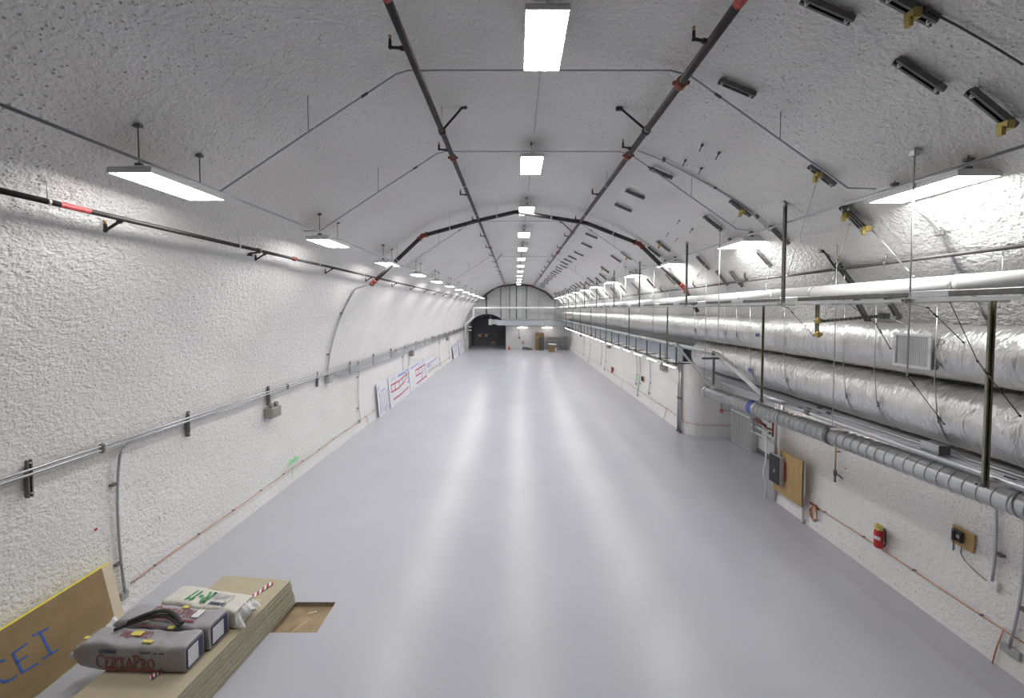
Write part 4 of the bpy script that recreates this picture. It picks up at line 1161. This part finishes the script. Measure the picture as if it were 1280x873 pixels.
# rectangular trunk duct across the end wall
t = thing('rectangular_duct', 'grey blue trunk duct crossing the far end wall above the boxes', 'duct', (2, 54.8, 4))
m = MB(); m.box((2.75, 54.95, 4.22), (11.4, 1.4, .78), None, .02); m.build('duct_body', M['bluegrey'], t)
m = MB(); m.box((-3.35, 54.9, 4.35), (1.4, 1.2, .7), None, .02); m.box((-3.9, 54.6, 4.35), (.5, 1.5, .9), None, .02); m.build('damper_box', M['grey'], t)
for x in (-1.5, 1, 3.5, 6):
    m = MB(); m.box((x, 54.9, 4.22), (.06, 1.46, .84)); m.build('flange', M['galv'], t)
    m = MB(); m.tube([(x, 54.5, 4.6), (x, 54.5, vz(x) + .02)], .02, 6); m.build('hanger', M['strut'], t)
# seams and risers on the end wall
for k, (px, r) in enumerate(((626, .035), (637, .04), (645.5, .055), (658, .045), (608, .09))):
    x = epx(px, 380).x; zb = 4.8 if px > 615 else 5.2
    t = thing('wall_riser', f'vertical pipe on the far end wall, {["second", "third", "fourth", "fifth", "leftmost and thickest"][k]} from the left', 'pipe', (x, 55.9, zb), 'vertical pipes on the far end wall')
    m = MB(); m.tube([(x, 55.88, zb), (x, 55.88, vz(x) - .1)], r, 8); m.build('pipe', M['greyiron'], t)
    for z in (6.0, 8.0):
        c = MB(); c.box((x, 55.92, z), (r * 3.5, .12, .07)); c.build('pipe_clamp', M['strut'], t)
# strip lights under the trunk duct
for k, (a, b) in enumerate(((647, 659), (678, 690))):
    p, q = epx(a, 409.8, 54.9), epx(b, 409.8, 54.9); x = (p.x + q.x) / 2; L = q.x - p.x; z = p.z
    t = thing('strip_light', f'lit strip light under the trunk duct at the far end, {["left", "right"][k]} one', 'light', (x, 54.9, z), 'strip lights at the far end')
    m = MB(); m.box((x, 54.9, z + .1), (L + .06, .3, .1), None, .02); m.build('housing', M['lampwhite'], t)
    m = MB(); m.tube([(x - L / 2, 54.85, z), (x + L / 2, 54.85, z)], .07, 8); m.build('tube', M['tube'], t)
    m = MB()
    for s in (-.4, .4): m.tube([(x + s * L, 54.9, z + .14), (x + s * L, 54.9, 3.845)], .02, 6)
    m.build('hanger', M['strut'], t)
# tall cardboard carton, dark cabinet, low carton, racks, extinguisher, hose, cone
fl = lambda px, py: at(px, py, Z=0)
t = thing('cardboard_carton', 'tall brown cardboard carton standing against the far wall', 'box', (3.2, 55.2, 0))
p, q = epx(669.5, 430, 55.0), epx(680, 416.5, 55.0)
m = MB(); m.box(((p.x + q.x) / 2 - .0, 55.3, q.z / 2), (q.x - p.x, .9, q.z), None, .02); m.build('body', M['card'], t)
m = MB(); m.box(((p.x + q.x) / 2, 55.3, q.z * .75), (q.x - p.x + .02, .91, .05)); m.build('strap', M['cream'], t)
m = MB(); m.box((p.x + .5, 55.2, q.z + .03), (.9, .7, .04), Matrix.Rotation(.2, 3, 'Y')); m.build('flap', M['card'], t)
p, q = epx(674.5, 434.5, 54.4), epx(680, 421.5, 54.4)
t = thing('metal_cabinet', 'dark cabinet standing in front of the tall cardboard carton', 'cabinet', ((p.x + q.x) / 2, 54.4, 0))
m = MB(); m.box(((p.x + q.x) / 2, 54.5, q.z / 2), (q.x - p.x, .5, q.z), None, .02); m.build('body', M['darkgrey'], t)
m = MB(); m.box(((p.x + q.x) / 2, 54.235, q.z / 2), (q.x - p.x - .08, .02, q.z - .1), None, .005); o = m.build('door', M['darkgrey'], t)
h = MB(); h.box((q.x - .12, 54.21, q.z * .5), (.03, .03, .16)); h.build('handle', M['galv'], o)
p, q = epx(686.5, 438, 52.5), epx(694, 431, 52.5)
t = thing('cardboard_carton', 'low open cardboard carton with white top near the far wall', 'box', ((p.x + q.x) / 2, 52.5, 0))
zt = q.z; m = MB(); m.box(((p.x + q.x) / 2, 52.5, zt / 2), (q.x - p.x, .8, zt), None, .02); m.build('body', M['card'], t)
m = MB(); m.box(((p.x + q.x) / 2, 52.5, zt + .06), (q.x - p.x + .25, 1.0, .12), Matrix.Rotation(.05, 3, 'Y'), .02); m.build('top_sheet', M['label'], t, 'white top sheet')
m = MB(); m.box((q.x + .02, 52.08, .35), (.16, .03, .5), Matrix.Rotation(.2, 3, 'Y')); m.build('paper_flap', M['label'], t)
for k, (a, b, top, w_) in enumerate(((683.5, 696, 421, 'wide'), (697, 703, 421.5, 'narrow'), (704.5, 709, 420.5, 'rightmost'))):
    p, q = epx(a, 430, 55.5), epx(b, top, 55.5)
    t = thing('storage_rack', f'grey metal storage rack against the far wall, the {w_} one', 'rack', ((p.x + q.x) / 2, 55.5, 0), 'storage racks at the far wall')
    for x in (p.x, q.x):
        for y in (55.2, 55.8):
            m = MB(); m.box((x, y, q.z / 2), (.06, .06, q.z)); m.build('post', M['grey'], t)
    for i in range(4):
        m = MB(); m.box(((p.x + q.x) / 2, 55.5, .2 + i * (q.z - .25) / 3), (q.x - p.x, .62, .05)); m.build('shelf', M['grey'], t)
    m = MB(); m.box(((p.x + q.x) / 2, 55.82, q.z / 2), (q.x - p.x, .02, q.z * .95)); m.build('back_panel', M['grey'], t)
p = epx(653.5, 430.5, 55.7)
extinguisher((p.x, 55.88, p.z), 'red fire extinguisher on the far end wall above the coiled hose', p.x + .2)
t = thing('hose_coil', 'dark hose lying in loops on the floor below the far fire extinguisher', 'hose', (epx(660, 436).x, 54.8, 0))
m = MB(); P = []
cx = epx(659, 436, 54.8).x
for i in range(90):
    a = i * .2; P.append((cx + (.7 + .12 * math.sin(a * .37)) * math.cos(a), 54.8 + .3 * math.sin(a), max(.045, .0 + .10 * (1 + math.sin(a * .9)) + .003 * i)))
m.tube(P, .05, 6); m.build('hose', M['rubber'], t)
p = fl(636.5, 436.6); p = Vector((p.x, min(p.y, 55.4), 0))
t = thing('traffic_cone', 'small orange traffic cone at the corner of the dark passage', 'cone', tuple(p))
m = MB(); m.tube([p + Vector((0, 0, .05)), p + Vector((0, 0, .7))], [.17, .03], 12); m.build('cone', M['orange'], t)
m = MB(); m.box(p + Vector((0, 0, .025)), (.42, .42, .05), None, .02); m.build('base', M['orange'], t)
m = MB(); m.tube([p + Vector((0, 0, .35)), p + Vector((0, 0, .5))], [.105, .07], 12, cap=False); m.build('reflective_band', M['lampwhite'], t)
t = thing('electrical_box', 'small dark box on the white far wall left of the extinguisher', 'box', tuple(epx(649, 422)))
p = epx(649, 422.5, 55.9); m = MB(); m.box(p, (.22, .16, .3), None, .02); m.build('housing', M['darkgrey'], t)
m = MB(); m.tube([p + Vector((0, 0, .15)), (p.x, 55.92, 3.9)], .025, 6); m.build('feed_conduit', M['conduit'], t)

# ------------------------------------------------------------------ foreground: pit in the floor
t = thing('floor_pit', 'shallow square pit in the floor with a worn plywood bottom beside the drywall stack', 'pit', (-4.3, 7.1, -.1))
D = .09
m = MB(); x0, x1 = HX; y0, y1 = HYY
m.box(((x0 + x1) / 2, (y0 + y1) / 2, -D - .02), (x1 - x0 + .06, y1 - y0 + .06, .04)); m.build('plywood_bottom', M['plydark'], t)
m = MB()
m.box((x0 - .02, (y0 + y1) / 2, -D / 2 - .003), (.04, y1 - y0 + .08, D)); m.box((x1 + .02, (y0 + y1) / 2, -D / 2 - .003), (.04, y1 - y0 + .08, D))
m.box(((x0 + x1) / 2, y0 - .02, -D / 2 - .003), (x1 - x0, .04, D)); m.box(((x0 + x1) / 2, y1 + .02, -D / 2 - .003), (x1 - x0, .04, D))
m.build('rim', M['concrete'], t)
m = MB(); m.box((x0 + .45, y0 + .25, -D + .004), (.012, .34, .006), Matrix.Rotation(-.5, 3, 'Z')); m.box((x0 + .5, y0 + .55, -D + .004), (.16, .03, .006), Matrix.Rotation(.3, 3, 'Z')); m.build('scratch', M['cream'], t)

# ------------------------------------------------------------------ drywall stack
NS, TH = 24, .0208
RZS = -.105
RS = Matrix.Rotation(RZS, 3, 'Z'); SW, SL = 1.52, 3.4
SC0 = Vector((-4.72, 7.27, 0)) + RS @ Vector((-SW / 2, -SL / 2, 0))
protos = {}
for k in range(NS):
    z = TH * (NS - 1 - k)
    dx = .11 * k / NS + random.uniform(-.012, .012); dy = random.uniform(-.02, .02)
    kind = 'top' if k == 0 else ('dark' if k in (6, 7, 12, 18) else 'plain')
    lab = f'drywall sheet, {ORD[k + 1]} from the top of the stack on the floor'
    if k == NS - 1: lab = 'drywall sheet at the bottom of the stack on the floor'
    if k == 0: lab = 'tan faced drywall sheet on top of the stack, under the insulation bags'
    loc = Vector((SC0.x + dx, SC0.y + dy, z))
    if kind not in protos:
        t = thing('drywall_sheet', lab, 'drywall sheet', tuple(loc), 'drywall sheets in the stack')
        m = MB(); m.box(loc + Vector((0, 0, TH / 2)), (SW, SL, TH - .003), RS, .002); m.build('core', M['gyp_edge2'] if kind == 'dark' else M['gyp_edge'], t)
        m = MB(); m.box(loc + Vector((0, 0, TH - .0018)), (SW - .006, SL - .006, .002), RS); m.build('paper_face', M['gyp_face'], t)
        protos[kind] = t
    else:
        copy_tree(protos[kind], tuple(loc), lab)
SZT = NS * TH + .001

# striped tape on the stack
def striped(label, a, b, wd, parts=7):
    t = thing('striped_tape', label, 'tape', tuple(a), 'striped tapes on the stack')
    a, b = Vector(a), Vector(b); d = (b - a); n = Vector((-d.y, d.x, 0)).normalized()
    for c, nm in ((0, 'white_stripe'), (1, 'red_stripe')):
        m = MB()
        for i in range(parts * 2):
            if i % 2 != c: continue
            f0, f1 = i / (parts * 2), (i + 1) / (parts * 2)
            def P(f, s, u):
                q = a + d * min(1, max(0, f + s * .05)) + n * s * wd / 2
                q.z += .012 + .012 * math.sin(f * 9) + (.006 if u else 0); return q
            vs = [P(f0, -1, 0), P(f1, -1, 0), P(f1, 1, 0), P(f0, 1, 0), P(f0, -1, 1), P(f1, -1, 1), P(f1, 1, 1), P(f0, 1, 1)]
            m._add(vs, [(3, 2, 1, 0), (4, 5, 6, 7), (0, 1, 5, 4), (1, 2, 6, 5), (2, 3, 7, 6), (3, 0, 4, 7)])
        m.build(nm, M['label'] if c == 0 else M['redtape'], t)
striped('red and white striped tape strip at the far end of the drywall stack', (-5.30, 6.62, SZT), (-5.02, 7.20, SZT), .10)
striped('red and white striped tape strip under the front grey bag', (-5.60, 5.26, SZT), (-5.48, 5.55, SZT), .09)

# ------------------------------------------------------------------ foam board with blue lettering
YT0, YT1 = 3.4, 6.78
Tt = Vector((-7.90, 0, 1.25)); Bb = Vector((-7.63, 0, .012))
v = (Tt - Bb); HB = v.length; v.normalize(); u = Vector((0, 1, 0)); nb = u.cross(v)
if nb.x < 0: nb = -nb
t = thing('foam_board', 'kraft faced yellow foam insulation board with blue letters leaning on the left wall', 'board', (Bb.x, 6, 0))
R = Matrix((u, v, u.cross(v))).transposed()
ctr = Vector((0, (YT0 + YT1) / 2, 0)) + Vector((Bb.x, 0, Bb.z)) + v * HB / 2
m = MB(); m.box(ctr - nb * .035, (YT1 - YT0, HB, .065), R, .006); m.build('foam_core', M['foam'], t)
m = MB(); m.box(ctr + nb * .0 - u * .06, (YT1 - YT0 - .14, HB - .03, .006), R); m.build('kraft_face', M['kraft'], t)
m = MB(); m.box(Vector((Bb.x, YT1 - .075, Bb.z)) + v * HB / 2 + nb * .001, (.15, HB - .02, .008), R); m.build('bare_margin', M['cream'], t)
# lettering: C E I, read on the face by intersecting the photographed strokes with the board plane
def onboard(px, py):
    d = ray(px, py); o = Vector((0, 0, CAMZ)); p0 = Bb + nb * .006
    return o + d * ((p0 - o).dot(nb) / d.dot(nb))
def pxstrokes(lines):
    out = []
    for ln in lines:
        q = []
        for a in ln:
            p = onboard(*a) - (Bb + nb * .006); q.append((p.dot(u), p.dot(v)))
        out.append(q)
    return out
m = MB()
L_ = pxstrokes([[(16, 817), (28, 841)], [(16, 817), (34, 805)], [(21, 829), (33, 821)], [(28, 841), (47, 830)],
                [(41, 795), (60, 786)], [(50, 791), (64, 818)], [(54, 824), (73, 812)],
                [(6, 826), (1, 827), (-5, 833), (-6, 842), (-1, 851), (7, 853), (16, 849), (20, 845)]])
strokes(m, L_, Bb + nb * .006, u, v, 1, .03, nb); m.build('lettering', M['ink_blue'], t)

# ------------------------------------------------------------------ insulation bags
GL = {'C': [[(.62, .8), (.5, .95), (.3, 1), (.1, .82), (.03, .5), (.1, .18), (.3, 0), (.5, .05), (.64, .2)]],
      'E': [[(.12, 0), (.12, 1)], [(0, 1), (.55, 1), (.55, .88)], [(.12, .52), (.42, .52)], [(0, 0), (.58, 0), (.58, .14)]],
      'R': [[(.12, 0), (.12, 1)], [(0, 1), (.4, 1), (.54, .88), (.54, .66), (.4, .53), (.12, .53)], [(.34, .53), (.64, 0), (.72, 0)], [(0, 0), (.24, 0)]],
      'T': [[(.34, 0), (.34, 1)], [(0, .88), (0, 1), (.68, 1), (.68, .88)], [(.2, 0), (.48, 0)]],
      'A': [[(.08, 0), (.38, 1), (.68, 0)], [(.2, .36), (.56, .36)], [(0, 0), (.18, 0)], [(.56, 0), (.78, 0)]],
      'P': [[(.12, 0), (.12, 1)], [(0, 1), (.4, 1), (.54, .88), (.54, .62), (.4, .48), (.12, .48)], [(0, 0), (.26, 0)]],
      'O': [[(.35, 1), (.12, .86), (.03, .5), (.12, .14), (.35, 0), (.58, .14), (.67, .5), (.58, .86), (.35, 1)]],
      '1': [[(.1, .8), (.28, 1), (.28, 0)]], '-': [[(.05, .45), (.4, .45)]],
      'a': [[(.08, .55), (.3, .62), (.42, .5), (.42, 0)], [(.42, .36), (.15, .32), (.06, .15), (.2, 0), (.42, .12)]],
      'e': [[(.06, .32), (.44, .32), (.4, .55), (.22, .63), (.06, .45), (.06, .18), (.22, 0), (.44, .1)]],
      'r': [[(.1, 0), (.1, .62)], [(.1, .45), (.25, .62), (.36, .58)]], 't': [[(.18, .9), (.18, .1), (.34, 0)], [(.04, .62), (.34, .62)]],
      'i': [[(.1, 0), (.1, .6)], [(.1, .8), (.1, .86)]], 'n': [[(.08, 0), (.08, .62)], [(.08, .45), (.25, .62), (.4, .5), (.4, 0)]],
      'd': [[(.42, 1), (.42, 0)], [(.42, .5), (.22, .63), (.06, .4), (.1, .1), (.25, 0), (.42, .14)]],
      'o': [[(.24, .62), (.06, .45), (.06, .16), (.24, 0), (.42, .16), (.42, .45), (.24, .62)]], ' ': []}
ADV = {'C': .76, 'E': .72, 'R': .8, 'T': .8, 'A': .84, 'P': .68, 'O': .8, '1': .45, '-': .5, 'a': .55, 'e': .54, 'r': .42, 't': .42, 'i': .24, 'n': .52, 'd': .56, 'o': .54, ' ': .35}
def text_lines(txt, small=()):
    out = []; x = 0
    for i, ch in enumerate(txt):
        s = .78 if i in small else 1.0
        out += [[(x + a * s, b * s) for a, b in ln] for ln in GL[ch]]; x += ADV[ch] * s
    return out, x
def bag(name, label, c, L, Wd, H, rz, mt, group, tie=True, round_=.3):
    """a soft compressed bag: rounded block, gathered at its left end; local x along the bag"""
    t = thing(name, label, 'insulation bag', tuple(c), group)
    Rz = Matrix.Rotation(rz, 3, 'Z'); c = Vector(c)
    def shape(a, b):   # a along 0..1, b around
        th = 2 * math.pi * b
        e = 2 / 7.0
        ct, st = math.cos(th), math.sin(th)
        yy = (abs(ct) ** e) * (1 if ct >= 0 else -1) * Wd / 2; zz = (abs(st) ** e) * (1 if st >= 0 else -1) * H / 2
        k = 1.0
        if tie and a < .16: k = .45 + .55 * math.sin(a / .16 * math.pi / 2)
        if a > .985: k = .95
        if not tie and a < .02: k = .94
        x = (a - .5) * L
        p = Vector((x, yy * k, 0)); zc = zz * k
        if tie and a < .16: zc -= (1 - k) * H * .25
        nz = mnoise.fractal(Vector((x * 2.4, yy * 3 + rz * 7, zz * 3)), 1, 2, 3)
        p.y += nz * .018; p.z = max(-H / 2, zc + nz * .018)
        return c + Rz @ (p + Vector((0, 0, H / 2)))
    na_, nb_ = 48, 48
    A = [i / (na_ - 1) for i in range(na_)]
    A = sorted(set(A + [.97, .985, .9951, .02, .01]))
    m = MB()
    vs = [shape(a, (j + .5) / nb_) for a in A for j in range(nb_)]
    fs = []
    for i in range(len(A) - 1):
        for j in range(nb_): fs.append([i * nb_ + j, (i + 1) * nb_ + j, (i + 1) * nb_ + (j + 1) % nb_, i * nb_ + (j + 1) % nb_])
    b0 = [j for j in range(nb_)]; b1 = [(len(A) - 1) * nb_ + j for j in range(nb_)][::-1]
    m._add(vs, fs + [b0, b1], [True] * len(fs) + [False, False])
    m.build('bag_body', mt, t)
    fr = dict(c=c, R=Rz, L=L, W=Wd, H=H)
    return t, fr
def face(fr, which):
    """origin, u, v, n of a face: front (towards the camera), top, end (right)"""
    R, c, L, W, H = fr['R'], fr['c'], fr['L'], fr['W'], fr['H']
    X, Y, Z = R @ Vector((1, 0, 0)), R @ Vector((0, 1, 0)), Vector((0, 0, 1))
    if which == 'front': return c - Y * (W / 2 + .013) - X * L / 2, X, Z, -Y
    if which == 'top': return c + Z * (H + .013) - X * L / 2 - Y * W / 2, X, Y, Z
    if which == 'topflip': return c + Z * (H + .013) + X * L / 2 + Y * W / 2, -X, -Y, Z
    return c + X * (L / 2 + .012) - Y * W / 2, Y, Z, X
def printed(t, fr, which, name, mt, lines, x, y, s, wd, slant=0):
    o, u_, v_, n_ = face(fr, which)
    lines = [[(a + b * slant, b) for a, b in ln] for ln in lines]
    m = MB(); strokes(m, lines, o + u_ * x + v_ * y, u_, v_, s, wd, n_); return m.build(name, mt, t)
def panel(t, fr, which, name, mt, x, y, w_, h_, th=.004, label=None, up=0.0):
    o, u_, v_, n_ = face(fr, which)
    R = Matrix((u_, v_, n_)).transposed()
    m = MB(); m.box(o + u_ * (x + w_ / 2) + v_ * (y + h_ / 2) + n_ * up, (w_, h_, th), R); return m.build(name, mt, t, label)
# front grey bag
zs = SZT
t1, f1 = bag('insulation_bag', 'grey plastic insulation bag with maroon lettering, front one of the three with the black hose', (-6.08, 5.54, zs), 1.92, .33, .43, -.04, M['bag'], 'insulation bags on the drywall')
ln, wd_ = text_lines('CERTAPRO', (1, 2, 3, 4, 6, 7))
printed(t1, f1, 'front', 'lettering', M['ink_red'], ln, .50, .09, .185, .02)
panel(t1, f1, 'front', 'underline', M['ink_red'], .60, .045, .98, .022)
ln2, _ = text_lines('Certainteed')
printed(t1, f1, 'front', 'brand_print', M['ink_navy'], ln2, .55, .315, .05, .014)
printed(t1, f1, 'front', 'grade_print', M['ink_navy'], [[(0, 0), (.16, .01)], [(.22, .0), (.26, .0)], [(.31, 0), (.38, .01)]], 1.22, .33, 1, .022)
panel(t1, f1, 'end', 'end_border', M['ink_navy'], .03, .05, .27, .33, .004, None, .0)
panel(t1, f1, 'end', 'end_label', M['label'], .045, .075, .17, .28, .004, None, .004)
printed(t1, f1, 'end', 'label_print', M['ink_grey'], [[(0, 0), (.11, 0)], [(0, .05), (.11, .05)], [(0, .1), (.09, .1)], [(0, .15), (.11, .15)], [(0, .2), (.07, .2)]], .08, .11, 1, .014)
printed(t1, f1, 'topflip', 'top_lettering', M['ink_red'], text_lines('CERTAPRO', (1, 2, 3, 4, 6, 7))[0], .72, .10, .10, .012)
panel(t1, f1, 'top', 'top_line', M['ink_red'], .62, .33, .5, .014)
for (x, y, w_, h_) in ((.86, .16, .17, .08), (1.18, .05, .16, .045), (1.33, .30, .10, .05), (.12, .12, .12, .05)):
    panel(t1, f1, 'top', 'yellow_tape', M['yellow'], x, y, w_, h_, .02, None, -.002 if x > .3 else -.05)
# second grey bag
t2, f2 = bag('insulation_bag', 'grey plastic insulation bag with maroon lettering, middle one of the three on the drywall', (-5.99, 5.965, zs), 1.88, .38, .43, -.08, M['bag'], 'insulation bags on the drywall')
printed(t2, f2, 'top', 'lettering', M['ink_red'], text_lines('CERTAPRO', (1, 2, 3, 4, 6, 7))[0], .62, .14, .165, .018)
panel(t2, f2, 'top', 'underline', M['ink_red'], .6, .06, .95, .03)
panel(t2, f2, 'end', 'end_border', M['ink_navy'], .05, .05, .29, .33, .004, None, .0)
panel(t2, f2, 'end', 'end_label', M['label'], .06, .09, .20, .26, .004, None, .004)
printed(t2, f2, 'end', 'label_print', M['ink_grey'], [[(0, 0), (.18, 0)], [(0, .05), (.16, .05)], [(0, .1), (.18, .1)], [(0, .15), (.12, .15)]], .08, .14, 1, .014)
panel(t2, f2, 'top', 'clear_patch', M['clear'], 1.42, .14, .12, .16, .014)
panel(t2, f2, 'top', 'yellow_tape', M['yellow'], 1.08, .30, .10, .05, .014)
# gathered film at the left ends
for t_, f in ((t1, f1), (t2, f2)):
    kf = .45 if t_ is t1 else .85
    o, X, Z, n_ = face(f, 'front'); Y = -n_
    cc = f['c'] - X * f['L'] * .5 + Vector((0, 0, f['H'] * .30))
    m = MB()
    def fan(u, v, cc=cc, X=X, Y=Y, kf=kf):
        a = (u - .5) * 2
        return cc + X * .03 - X * (.02 + .16 * v * kf) + Y * a * (.09 + .09 * v * kf) + Vector((0, 0, .025 * math.sin(a * 8) * v + .14 * v * kf * (1 - a * a) + .02 * math.cos(a * 5)))
    m.grid(fan, 16, 5)
    m.build('gathered_end', M['clear'] if t_ is t2 else M['bag'], t_)
# white R-11 bag
t3, f3 = bag('insulation_bag', 'white plastic insulation bag with green lettering, rear one of the three on the drywall', (-5.69, 6.42, zs), 1.54, .40, .35, -.14, M['bagwhite'], 'insulation bags on the drywall', tie=False)
printed(t3, f3, 'topflip', 'green_lettering', M['ink_green'], text_lines('R-11')[0], .68, .12, .20, .034, .15)
printed(t3, f3, 'topflip', 'grey_lettering', M['ink_grey'], text_lines('Certa')[0], .26, .12, .15, .014, .2)
printed(t3, f3, 'topflip', 'brand_print', M['ink_navy'], text_lines('Certainteed')[0], .28, .30, .06, .014)
printed(t3, f3, 'front', 'front_lettering', M['ink_green'], text_lines('R-11')[0], .5, .12, .14, .03)
o, X, Z, n_ = face(f3, 'front'); Y = -n_
cc = f3['c'] + X * f3['L'] * .5 + Vector((0, 0, f3['H'] * .55))
m = MB()
def fan3(u, v):
    a = (u - .5) * 2
    return cc + X * (-.02 + .22 * v * (.7 + .3 * math.sin(a * 13))) + Y * a * (.20 + .03 * v) + Vector((0, 0, .13 * math.cos(a * 1.4) - .16 * v * (.6 + .4 * math.sin(a * 5)) + .03 * math.sin(a * 17 + v * 6)))
m.grid(fan3, 26, 7); m.build('torn_film', M['clear'], t3)
# black hose lying on the front bag
t = thing('rubber_hose', 'short bent black hose lying over the front grey insulation bag', 'hose', (-6.0, 5.65, zs + .45))
zt = zs + .46
P = []
for i in range(30):
    f = i / 29
    P.append(Vector((-6.50 + 1.0 * f, 5.60 + .20 * math.sin(f * math.pi) + .06 * f, zt + .02 + .03 * math.sin(f * math.pi * .9))))
m = MB(); m.tube(P, .029, 12); m.build('hose', M['rubber'], t)
P2 = [p + Vector((.02, .02, .02 + .045 * math.sin((i + 3) / 29 * math.pi))) for i, p in enumerate(P[3:])]
m = MB(); m.tube(P2, .029, 12); m.build('hose', M['rubber'], t)
m = MB(); m.tube([P[-1], P[-1] + (P[-1] - P[-2]).normalized() * .012], [.023, .02], 12); m.build('bore', M['black'], t)
